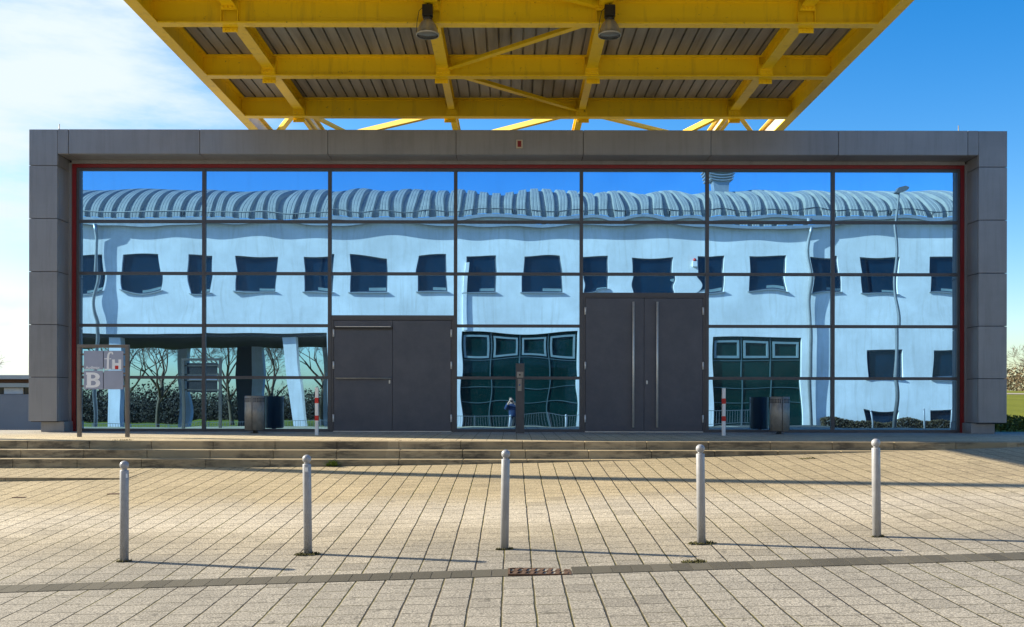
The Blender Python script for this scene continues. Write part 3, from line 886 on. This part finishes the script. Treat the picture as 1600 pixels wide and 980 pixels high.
# letter B: slab outline with two counters, built from strips
bx, bz, bw, bh = P0+.05, PZ0+.035, .31, .32
def arc_strip(cx, cz, r0x, r0z, r1x, r1z, n=12):
    out = []
    for k in range(n):
        a, b = R(-90+180*k/n), R(-90+180*(k+1)/n)
        out.append([(cx+r0x*math.cos(a), cz+r0z*math.sin(a)), (cx+r1x*math.cos(a), cz+r1z*math.sin(a)), (cx+r1x*math.cos(b), cz+r1z*math.sin(b)), (cx+r0x*math.cos(b), cz+r0z*math.sin(b))])
    return out
th, tb = .062, .085
def rect(x0, x1, z0, z1): return [(x0, z0), (x1, z0), (x1, z1), (x0, z1)]
mid = bz + bh*.52
polys = [rect(bx+.02, bx+.02+tb, bz, bz+bh), rect(bx, bx+.02, bz, bz+.05), rect(bx, bx+.02, bz+bh-.05, bz+bh)]
for z0, z1, xr in ((bz, mid+th/2-.006, bx+bw-.155), (mid-th/2+.006, bz+bh, bx+bw-.165)):
    cz, rz = (z0+z1)/2, (z1-z0)/2
    polys += [rect(bx+.02+tb, xr, z0, z0+th*.8), rect(bx+.02+tb, xr, z1-th*.8, z1)]
    polys += arc_strip(xr, cz, .055, rz-th*.8, .145, rz)
mb = MB()
for k, p in enumerate(polys): mb.prism(p, FY-.002-.0001*(k % 7), FY)
mb.build('letter', M['sign_white'], plates[(0, 0)])
# serif f, block H with its red square
fx, fz = pmx+.012, pmz+.012
mb = MB()
stem = [(fx+.060, fz), (fx+.105, fz), (fx+.108, fz+.25), (fx+.118, fz+.315), (fx+.145, fz+.345), (fx+.163, fz+.335), (fx+.168, fz+.315), (fx+.19, fz+.315), (fx+.196, fz+.345), (fx+.178, fz+.372), (fx+.145, fz+.378), (fx+.10, fz+.362), (fx+.073, fz+.32), (fx+.064, fz+.25)]
a = [mb.bm.verts.new((x, FY-.002, z)) for x, z in stem]; f = mb.bm.faces.new(a); bmesh.ops.triangulate(mb.bm, faces=[f])
mb.prism(rect(fx+.015, fx+.150, fz, fz+.016), FY-.0021, FY); mb.prism(rect(fx+.010, fx+.150, fz+.215, fz+.233), FY-.0022, FY)
mb.build('letter', M['sign_white'], plates[(1, 1)])
hx, hz = pmx+.185, pmz+.018
mb = MB()
for p in (rect(hx, hx+.058, hz, hz+.205), rect(hx+.132, hx+.19, hz, hz+.205), rect(hx+.058, hx+.132, hz+.075, hz+.13)): mb.prism(p, FY-.002, FY)
mb.build('letter', M['sign_white'], plates[(1, 1)])
mb = MB(); mb.prism(rect(hx+.06, hx+.13, hz, hz+.073), FY-.002, FY); mb.build('red_square', M['red_paint'], plates[(1, 1)])

# tall mast beyond the left edge of the picture: its shadow is the thin line across the plaza
ms = thing('lamp_mast', 'tall grey lamp mast standing left of the terrace steps', 'mast', (-15.2, 20.66, -.03))
MB().lathe([(0.0, 0), (.22, 0), (.22, .02), (.21, .03), (.19, 13.6), (0.0, 13.65)], (-15.2, 20.66, -.03), 16).build('pole', M['zinc'], ms)
MB().box(-15.5, -14.9, 20.46, 20.86, 13.6, 13.8, bev=.03).build('lamp_head', M['zinc'], ms)

# ------------------------------------------------------------------ the building across the plaza, which the glass mirrors
YO = -5.0
ob = thing('white_building', 'white rendered two storey building with curved ribbed metal roof mirrored in the glass', 'building', (0, YO, gz(0, YO)))
VX = lambda px: (px-800)/28.96
ZE = CAM_Z + 9.74
holes = []
upper = [(40, 2.0), (133, 1.9), (221, 2.05), (312, 1.2), (402, 2.15), (497, 1.5), (575, 2.0), (674, 1.6), (750, 1.85), (847, 2.1), (930, 1.35), (1020, 2.2), (1111, 1.35), (1200, 2.05), (1290, 1.4), (1376, 2.0), (1478, 1.7), (1570, 2.0)]
wz0, wz1 = 6.62, 8.59
win = []
for px, w in upper:
    x = VX(px); holes.append((x-w/2, x+w/2, wz0, wz1)); win.append((x-w/2, x+w/2, wz0, wz1))
for x0, x1, z0, z1 in ((19.2, 21.06, 2.03, 3.58), (22.7, 24.6, 2.03, 3.58), (19.0, 20.9, -.35, .38), (22.6, 24.8, -.35, .30)):
    holes.append((x0, x1, z0, z1)); win.append((x0, x1, z0, z1))
big = [(-2.76, 3.60, -1.2, 4.52, 4), (10.8, 15.6, -1.0, 4.2, 3)]
for b in big: holes.append(b[:4])
UC = (-29.0, -9.9, -1.6, 4.45)
holes.append(UC)
X_A, X_B, Z_A = -31.0, 30.0, -1.6
xs = sorted({X_A, X_B, *[h[0] for h in holes], *[h[1] for h in holes]})
mb = MB()
for xa, xb in zip(xs, xs[1:]):
    xm = (xa+xb)/2
    hs = sorted([(h[2], h[3]) for h in holes if h[0] < xm < h[1]])
    z = Z_A
    for a, b in hs:
        if a > z + .001: mb.box(xa, xb, YO-.30, YO, z, a)
        z = max(z, b)
    if z < ZE: mb.box(xa, xb, YO-.30, YO, z, ZE)
mb.build('wall', M['plaster'], ob)
mb = MB()
mb.box(X_A, X_A+.3, -17, YO-.3, Z_A, ZE); mb.box(X_B-.3, X_B, -17, YO-.3, Z_A, ZE); mb.box(X_A, X_B, -17.3, -17, 4.45, ZE)
mb.box(UC[1], X_B, -17.3, -17, Z_A, 4.45); mb.box(UC[1], UC[1]+.3, -17, YO-.3, Z_A, 4.45)
mb.build('side_wall', M['plaster'], ob)
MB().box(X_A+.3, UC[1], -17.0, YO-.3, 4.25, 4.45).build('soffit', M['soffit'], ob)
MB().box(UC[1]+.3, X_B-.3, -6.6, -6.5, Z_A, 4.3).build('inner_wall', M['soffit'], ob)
mb = MB(); mb.prism([(-11.75, -1.6), (-11.05, -1.6), (-11.85, 4.26), (-12.55, 4.26)], -5.95, -5.35); mb.build('slanted_pillar', M['plaster'], ob)
for x, y in ((-21.6, -5.65), (-21.6, -16.6), (-12.0, -16.6), (-16.8, -16.6), (-26, -16.6)):
    MB().box(x-.34, x+.34, y-.30, y+.30, -1.6, 4.26).build('pillar', M['plaster'], ob)
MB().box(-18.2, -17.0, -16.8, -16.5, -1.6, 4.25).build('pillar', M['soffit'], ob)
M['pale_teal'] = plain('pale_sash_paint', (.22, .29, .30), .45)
M['dark_frame'] = plain('slate_window_frame', (.10, .12, .15), .5)
M['teal_frame'] = plain('teal_grey_frame', (.075, .125, .13), .45)
for x0, x1, z0, z1 in win:
    fr = MB(); t_ = .06
    fr.box(x0, x0+t_, YO-.2, YO-.12, z0, z1); fr.box(x1-t_, x1, YO-.2, YO-.12, z0, z1)
    fr.box(x0+t_, x1-t_, YO-.2, YO-.12, z0, z0+t_); fr.box(x0+t_, x1-t_, YO-.2, YO-.12, z1-t_, z1)
    w_ = fr.build('window', M['dark_frame'], ob)
    MB().box(x0+t_, x1-t_, YO-.18, YO-.15, z0+t_, z1-t_).build('pane', M['dark_window'], w_)
    if z0 > 5: MB().box((x0+x1)/2, x1-t_-.02, YO-.149, YO-.144, z0+t_+.03, z0+t_+.17).build('painted_reflection', M['pale_teal'], w_)  # pale strip painted in for the frame's reflection in the pane
    if z0 > 1: MB().box(x0-.08, x1+.08, YO-.10, YO+.10, z0-.04, z0-.002).build('sill', M['zinc'], w_)
M['teal_window'] = plain('teal_window_glass', (0.004, 0.026, 0.024), 0.03, 0, 0.3, 0.6, spec=0.3)
for x0, x1, z0, z1, n in big:
    fr = MB(); t_ = .08
    w = (x1-x0)/n
    for k in range(n+1):
        x = x0 + k*w; fr.box(x-(.0 if k == 0 else .03), x+(.0 if k == n else .03), YO-.24, YO-.12, z0, z1)
    for zz in (3.0, 1.55, .7): fr.box(x0+.05, x1-.05, YO-.235, YO-.13, zz-.02, zz+.02)
    gl = fr.build('glazing', M['teal_frame'], ob)
    MB().box(x0+.01, x1-.01, YO-.20, YO-.17, z0, z1-.01).build('pane', M['teal_window'], gl)
    for k in range(n):
        a, b = x0+k*w+.12, x0+(k+1)*w-.12
        s = MB(); c, d_ = 3.12, z1-.22
        s.box(a, a+.11, YO-.17, YO-.09, c, d_); s.box(b-.11, b, YO-.17, YO-.09, c, d_); s.box(a+.11, b-.11, YO-.17, YO-.09, c, c+.11); s.box(a+.11, b-.11, YO-.17, YO-.09, d_-.11, d_)
        s.build('sash', M['pale_teal'], gl)
# curved ribbed roof
def roof_pt(t):             # t 0..1 from the eave over the shoulder to the back
    if t < .75:
        a = t/.75*PI/2; return (YO + .30 - 11.0*(1-math.cos(a)), ZE + .06 + 2.85*math.sin(a))
    q = (t-.75)/.25; return (YO + .30 - 11.0 - q*1.3, ZE + 2.91 - .2*q*q)
bm = bmesh.new(); rows = []
ts = [i/24 for i in range(25)]
prof = []; x = X_A
while x < X_B:
    for dx, hgt in ((-.03, 0), (.195, 0), (.22, .17), (.33, .17), (.345, .158), (.365, .158), (.38, .17), (.50, .17), (.515, .158), (.535, .158), (.55, .17), (.64, .17)): prof.append((x+dx, hgt))
    x += .74
for t in ts:
    y, z = roof_pt(t); y2, z2 = roof_pt(min(1, t+.01)); y1, z1 = roof_pt(max(0, t-.01))
    tn = Vector((0, y2-y1, z2-z1)).normalized(); nn = Vector((0, tn.z, -tn.y))
    if nn.z < 0 and t > .3: nn = -nn
    rows.append([bm.verts.new(Vector((px, y, z)) + nn*hh) for px, hh in prof])
for a, b in zip(rows, rows[1:]):
    for i in range(len(prof)-1): bm.faces.new((a[i], a[i+1], b[i+1], b[i]))
m2 = MB(); m2.bm.free(); m2.bm = bm
rf = m2.build('roof', M['roof_metal'], ob)
mb = MB(); mb.box(X_A, X_B, YO, YO+.42, ZE-.16, ZE-.02); mb.box(X_A, X_B, YO+.42, YO+.45, ZE-.18, ZE+.04); mb.build('gutter', M['zinc'], rf)
for zz, yy in ((ZE+.42, YO+.28),):
    MB().tube([(X_A, yy+.14, zz), (X_B, yy+.14, zz)], .02, 6).build('snow_rail', M['lamp_grey'], rf)
mb = MB()
k = X_A+.4
while k < X_B: mb.box(k-.015, k+.015, YO+.2, YO+.43, ZE+.2, ZE+.44); k += 1.18
mb.build('rail_bracket', M['lamp_grey'], rf)
vt = (11.9, -8.6)
mb = MB(); mb.box(vt[0]-.55, vt[0]+.55, vt[1]-.55, vt[1]+.55, ZE+1.9, ZE+3.9)
for k in range(4): mb.box(vt[0]-.72, vt[0]+.72, vt[1]-.72, vt[1]+.72, ZE+3.05+k*.17, ZE+3.10+k*.17)
mb.lathe([(1.15, ZE+3.82), (1.15, ZE+3.88), (.5, ZE+4.15), (0, ZE+4.15)], (*vt, 0), 4, False)
mb.build('roof_vent', M['zinc'], ob)
for px in (152, 1264):
    x = VX(px)
    mb = MB(); mb.tube([(x, YO+.42, ZE-.1), (x, YO+.36, ZE-.5), (x, YO+.23, ZE-.9), (x, YO+.22, -1.4)], .10, 10); mb.build('downpipe', M['zinc'], ob)
mb = MB(); mb.box(VX(723), VX(729), YO, YO+.10, 4.6, 8.2); mb.build('wall_rib', M['plaster'], ob)
sr = thing('alarm_siren', 'small siren with red lamp on the white wall mirrored in the glass', 'siren', (VX(1086), YO+.1, CAM_Z+7.5))
MB().box(VX(1082), VX(1090), YO, YO+.16, 8.0, 8.30, bev=.02).build('housing', M['white_paint'], sr)
MB().lathe([(.0, 8.30), (.09, 8.30), (.09, 8.40), (.05, 8.45), (0, 8.46)], (VX(1086), YO+.08, 0), 12).build('red_lamp', M['red_paint'], sr)

# street lamp mirrored at the right
sl = thing('street_lamp', 'tall grey street lamp mirrored in the rightmost glass bay', 'street lamp', (20.0, -3.2, gz(20, -3.2)))
zb = gz(20, -3.2)
MB().tube([(20.0, -3.2, zb), (20.0, -3.2, 3.0), (20.0, -3.2, 11.55), (20.02, -3.2, 11.75)], [.11, .095, .065, .06], 12).build('pole', M['lamp_grey'], sl)
mb = MB(); mb.prism([(19.75, 11.62), (19.95, 11.58), (20.58, 11.80), (20.66, 11.95), (20.40, 12.05), (19.95, 11.92)], -3.40, -3.0); mb.build('lamp_head', M['lamp_grey'], sl)

# low railing in front of the white building
rl = thing('railing', 'low metal picket railing mirrored along the foot of the glass', 'railing', (0, -3.6, gz(0, -3.6)))
xs = span(-24, 14, 19)
for a, b in zip(xs, xs[1:]):
    mb = MB(); za, zb_ = gz(a, -3.6), gz(b, -3.6)
    for h in (.18, .95): mb.bar((a+.02, -3.6, za+h), (b-.02, -3.6, zb_+h), .03, .03)
    n = 14
    for k in range(n):
        x = a + (b-a)*(k+.5)/n; z = gz(x, -3.6); mb.bar((x, -3.6, z+.195), (x, -3.6, z+.935), .014, .014)
    mb.build('picket_panel', M['lamp_grey'], rl)
for x in xs: MB().box(x-.02, x+.02, -3.62, -3.58, gz(x, -3.6)-.05, gz(x, -3.6)+1.0).build('post', M['lamp_grey'], rl)

# bollards on the far side, seen only in the mirror
for x, lab in ((18.1, 'left'), (20.8, 'middle'), (22.2, 'right')):
    dup(bp, (x, -1.6, gz(x, -1.6)), f'bollard mirrored at the foot of the rightmost glass bay, {lab} one of three', 'bollards near the white building')

# ------------------------------------------------------------------ trees
def bare_tree(loc, h, seed, label, group, spread=.55, levels=5, r0=None, cat='tree'):
    rng = random.Random(seed)
    t = thing('bare_tree', label, cat, loc, group)
    trunk = MB(); crown = MB()
    r0 = r0 or h*.018
    base = Vector(loc)
    top = base + Vector((rng.uniform(-.03, .03)*h, rng.uniform(-.03, .03)*h, h*.36))
    trunk.tube([base - Vector((0, 0, .2)), base + (top-base)*.08, base.lerp(top, .5), top], [r0*1.35, r0, r0*.85, r0*.72], 9)
    def grow(p, d, l, r, lev):
        mid = p + d*l*.5 + Vector((rng.uniform(-1, 1), rng.uniform(-1, 1), rng.uniform(-.5, 1)))*l*.07
        q = p + d*l + Vector((0, 0, l*.05))
        r2 = r*.62
        crown.tube([p, mid, q], [r, (r+r2)/2, r2], 6 if lev < 2 else (4 if lev < 3 else 3), cap=False)
        if lev >= levels: return
        n = 3 if lev < levels-1 else 4
        for k in range(n):
            a = rng.uniform(0, 2*PI); o = d.orthogonal().normalized(); o = (Matrix.Rotation(a + k*2*PI/n, 3, d) @ o)
            nd = (d + o*rng.uniform(.35, .8)*spread*1.7 + Vector((0, 0, .18))).normalized()
            grow(p.lerp(q, rng.uniform(.55, 1.0)) if k else q, nd, l*rng.uniform(.58, .80), max(.006, r2*rng.uniform(.6, .9)), lev+1)
    for k in range(5):
        a = k*2*PI/5 + rng.uniform(-.4, .4)
        grow(base.lerp(top, .62 + .38*k/4), Vector((math.cos(a)*spread*1.3, math.sin(a)*spread*1.3, 1.0)).normalized(), h*rng.uniform(.22, .28), r0*.5, 0)
    grow(top, Vector((0, 0, 1)), h*.25, r0*.62, 0)
    trunk.build('trunk', M['bark'], t); crown.build('crown', M['twigs'], t)
    return t
bare_tree((37.9, 68.5, 1.0), 4.6, 3, 'bare tree on the grass hill at the right edge of the picture', None, .75, 5)
bare_tree((-26.6, 46.0, -.5), 5.0, 8, 'bare tree behind the grey pavilion at the left edge', None, .7, 4, r0=.07)
G = 'bare trees in the park behind the white building'
for i, (x, y, h, lab) in enumerate(((-26.5, -25, 9, 'bare park tree mirrored behind the framed sign'), (-22.0, -28, 10, 'bare park tree mirrored in the leftmost glass bay, beside the framed sign'),
                         (-18.0, -24, 8.5, 'bare park tree mirrored in the second glass bay, its left one'), (-15.2, -30, 11, 'bare park tree mirrored in the middle of the second glass bay'),
                         (-11.5, -26, 9, 'bare park tree mirrored beside the white pillar'), (-31.0, -31, 11, 'bare park tree mirrored at the left rim of the glass'))):
    bare_tree((x, y, gz(x, y)-.05), h, 20+i, lab, G, .65, 6)

# lawns and hill
def hill_z(x, y):
    q = clamp((y-24.2)/60, 0, 1); q = q*q*(3-2*q)
    return -.04 + 1.75*q + .25*math.sin(x*.05+1)*q
sheet('hill', span(11.9, 120, 40), [24.2, 26, 29, 33, 38, 44, 50, 57, 64, 72, 82, 95, 120], hill_z, M['grass'])
def path_z(x, y): return hill_z(x, y) + .02
M['gravel'] = plain('gravel_path', (.33, .29, .23), .95, 0, .2, 3)
sheet('path', span(14, 110, 48), [61.5, 62.3, 63.1, 63.9], path_z, M['gravel'])
sheet('lawn', span(-60, 45, 30), [-60, -45, -35, -28, -22, -17.4], lambda x, y: gz(x, y)+.01, M['grass'])
def leaf_mass(name, box, n, s, mat, seed, zf=None, power=.75):
    rng = random.Random(seed); mb = MB()
    x0, x1, y0, y1, z0, z1 = box
    for _ in range(n):
        x, y = rng.uniform(x0, x1), rng.uniform(y0, y1)
        zb = zf(x, y) if zf else 0
        top = z1*(.72 + .28*math.sin(x*2.3)*math.sin(x*.9+y*1.7))
        z = zb + z0 + (top-z0)*rng.random()**power
        d = Vector((rng.gauss(0, 1), rng.gauss(0, 1), rng.gauss(0, 1))).normalized(); o = d.orthogonal().normalized()*s*rng.uniform(.5, 1.2); p2 = d.cross(o)*.55
        c = Vector((x, y, z))
        mb.bm.faces.new([mb.bm.verts.new(c+q) for q in (-o, -p2, o, p2)])
    return mb.build(name, mat, None, fix=False)
hd = leaf_mass('hedge', (11.75, 22, 24.35, 25.5, 0, .42), 9000, .05, M['hedge'], 1)
tag(hd, 'low clipped hedge at the foot of the grass hill right of the hall', 'hedge')
bh = leaf_mass('low_hedge', (16.6, 26, -4.85, -4.3, 0, .62), 14000, .05, M['brown_hedge'], 6, gz)
tag(bh, 'low brown hedge at the foot of the white wall, mirrored in the rightmost bay', 'hedge')
M['scrub'] = plain('dry_scrub', (.17, .12, .06), .95, 0, .35, 2)
wd_ = leaf_mass('wood', (22, 130, 92, 104, 0, 3.3), 60000, .13, M['scrub'], 2, hill_z)
tag(wd_, kind='stuff')
M['park'] = plain('park_undergrowth', (.032, .026, .014), .95, 0, .7, .16)
pk = leaf_mass('park_wood', (-70, 10, -62, -48, 0, 3.9), 80000, .15, M['park'], 4, gz, 1.2); tag(pk, kind='stuff')

# grey pavilion at the left
pv = thing('pavilion', 'low flat roofed pavilion with grey wall and clerestory at the left edge', 'building', (-28, 40, -.5))
MB().box(-40, -19.2, 40, 40.3, -.8, .93).build('wall', M['grey_wall'], pv)
MB().box(-40, -19.2, 40.05, 47, .935, 1.0).build('ledge', M['grey_wall'], pv)
MB().box(-40, -19.2, 40.5, 40.6, 1.0, 1.30).build('clerestory', M['dark_window'], pv)
for k in range(9): MB().box(-39+k*2.2, -38.2+k*2.2, 40.44, 40.5, 1.02, 1.28).build('window_frame', M['white_paint'], pv)
MB().box(-40, -19.2, 40.2, 47, 1.30, 1.47).build('fascia', M['zinc'], pv)
MB().box(-40, -19.2, 40.3, 47, 1.475, 1.63).build('eaves_board', M['brown_wood'], pv)
MB().box(-40.2, -19.0, 39.9, 47.2, 1.635, 1.80).build('roof', M['zinc'], pv)

# ------------------------------------------------------------------ the photographer, mirrored between the doors
def skin_mesh(name, verts, edges, mat, root=0, sub=2, parent=None):
    me = bpy.data.meshes.new(name); me.from_pydata([v[0] for v in verts], edges, [])
    o = bpy.data.objects.new('tmp', me); COL.objects.link(o)
    sk = o.modifiers.new('s', 'SKIN'); sk.use_smooth_shade = True
    for i, v in enumerate(verts):
        r = v[1]; me.skin_vertices[0].data[i].radius = tuple(q*KP for q in r) if isinstance(r, tuple) else (r*KP, r*KP)
        me.skin_vertices[0].data[i].use_root = (i == root)
    ss = o.modifiers.new('u', 'SUBSURF'); ss.levels = sub; ss.render_levels = sub
    bpy.context.view_layer.update()
    m2 = bpy.data.meshes.new_from_object(o.evaluated_get(bpy.context.evaluated_depsgraph_get())); m2.name = name
    bpy.data.objects.remove(o)
    r = bpy.data.objects.new(name, m2); COL.objects.link(r); m2.materials.clear(); m2.materials.append(mat)
    if parent: r.parent = parent
    for p in m2.polygons: p.use_smooth = True
    return r
gp = gz(0, -.34)
pr = thing('person', 'person in dark blue jacket holding a camera, mirrored between the doors', 'person', (0, -.34, gp))
KP = 1.137                                             # tall: eyes 1.74 above the ground
B = lambda x, y, z: (x*KP, y*KP, z*KP)
# coordinates relative to the person's feet; looks towards +Y, eyes 1.53 above the ground
body_v = [(B(0, 0, .96), (.08, .06)), (B(0, .0, 1.10), (.10, .08)), (B(0, -.01, 1.28), (.11, .08)), (B(0, -.01, 1.37), (.08, .065)), (B(0, .0, 1.44), (.055, .055)), (B(0, .03, 1.50), (.075, .085)), (B(0, .03, 1.58), (.075, .09)), (B(0, .025, 1.64), (.05, .06)),
          (B(.085, 0, .82), .055), (B(.10, .02, .48), .055), (B(.10, 0, .09), .045), (B(.11, .14, .04), .04),
          (B(-.085, 0, .82), .055), (B(-.10, .02, .48), .055), (B(-.10, 0, .09), .045), (B(-.11, .14, .04), .04),
          (B(.18, -.01, 1.34), .065), (B(.27, .04, 1.12), .05), (B(.13, .21, 1.40), .036), (B(.085, .235, 1.48), .03),
          (B(-.18, -.01, 1.34), .065), (B(-.27, .04, 1.12), .05), (B(-.13, .21, 1.40), .036), (B(-.085, .235, 1.48), .03), (B(0, .118, 1.515), .014), (B(.088, .02, 1.53), .018), (B(-.088, .02, 1.53), .018)]
body_e = [(0,1),(1,2),(2,3),(3,4),(4,5),(5,6),(6,7),(0,8),(8,9),(9,10),(10,11),(0,12),(12,13),(13,14),(14,15),(2,16),(16,17),(17,18),(18,19),(2,20),(20,21),(21,22),(22,23),(5,24),(5,25),(5,26)]
bd = skin_mesh('body', body_v, body_e, M['skin'], 0, 2, pr)
jk_v = [(B(0, 0, .76), (.185, .15)), (B(0, 0, 1.0), (.165, .125)), (B(0, -.01, 1.20), (.175, .13)), (B(0, -.01, 1.33), (.14, .11)), (B(0, .005, 1.43), (.082, .08)),
        (B(.18, -.01, 1.34), .082), (B(.275, .04, 1.12), .066), (B(.15, .18, 1.36), .050), (B(-.18, -.01, 1.34), .082), (B(-.275, .04, 1.12), .066), (B(-.15, .18, 1.36), .050)]
skin_mesh('jacket', jk_v, [(0,1),(1,2),(2,3),(3,4),(2,5),(5,6),(6,7),(2,8),(8,9),(9,10)], M['coat'], 0, 2, pr)
for sgn in (-1, 1):
    skin_mesh('trouser_leg', [(B(sgn*.075, 0, .93), (.088, .10)), (B(sgn*.085, 0, .78), .095), (B(sgn*.10, .02, .48), .078), (B(sgn*.10, 0, .08), .066)], [(0,1),(1,2),(2,3)], M['trousers'], 0, 2, pr)
mb = MB()
mb.lathe([(.098*math.cos(q)*KP, (1.575+.098*math.sin(q))*KP) for q in [R(-22+112*k/9) for k in range(9)]] + [(0.0, 1.673*KP)], (0, -.002, 0), 20)
mb.lathe([(.0, 1.47*KP), (.055*KP, 1.475*KP), (.080*KP, 1.53*KP), (.086*KP, 1.575*KP), (.0, 1.60*KP)], (0, -.028, 0), 18)
o = mb.build('hair', M['hair']); o.parent = pr
for s in (-1, 1):
    mb = MB(); mb.box(s*.12-.052, s*.12+.052, -.09, .21, .0, .11, bev=.03); o = mb.build('shoe', M['black']); o.parent = pr
    for k in range(4):                                   # fingers wrapped round the camera
        z = 1.50 - k*.02
        fv = [(B(s*.09, .235, z), .010), (B(s*.082, .262, z+.003), .009), (B(s*.062, .276, z+.003), .008), (B(s*.046, .277, z), .007)]
        skin_mesh('finger', fv, [(0,1),(1,2),(2,3)], M['skin'], 0, 1, pr)
    skin_mesh('thumb', [(B(s*.085, .222, 1.46), .011), (B(s*.07, .205, 1.475), .010), (B(s*.052, .198, 1.49), .008)], [(0,1),(1,2)], M['skin'], 0, 1, pr)
cy = -.34
ch = thing('camera', 'small black camera held up by the person mirrored in the glass', 'camera', (0, cy, CAM_Z-.05))
mb = MB(); mb.box(-.066, .066, -.11, -.07, CAM_Z-.085, CAM_Z+.0, bev=.008); mb.build('camera_body', M['black'], ch)
mb = MB(); mb.tube([(0, -.069, CAM_Z-.042), (0, -.025, CAM_Z-.042)], .032, 16); mb.build('lens', M['black'], ch)
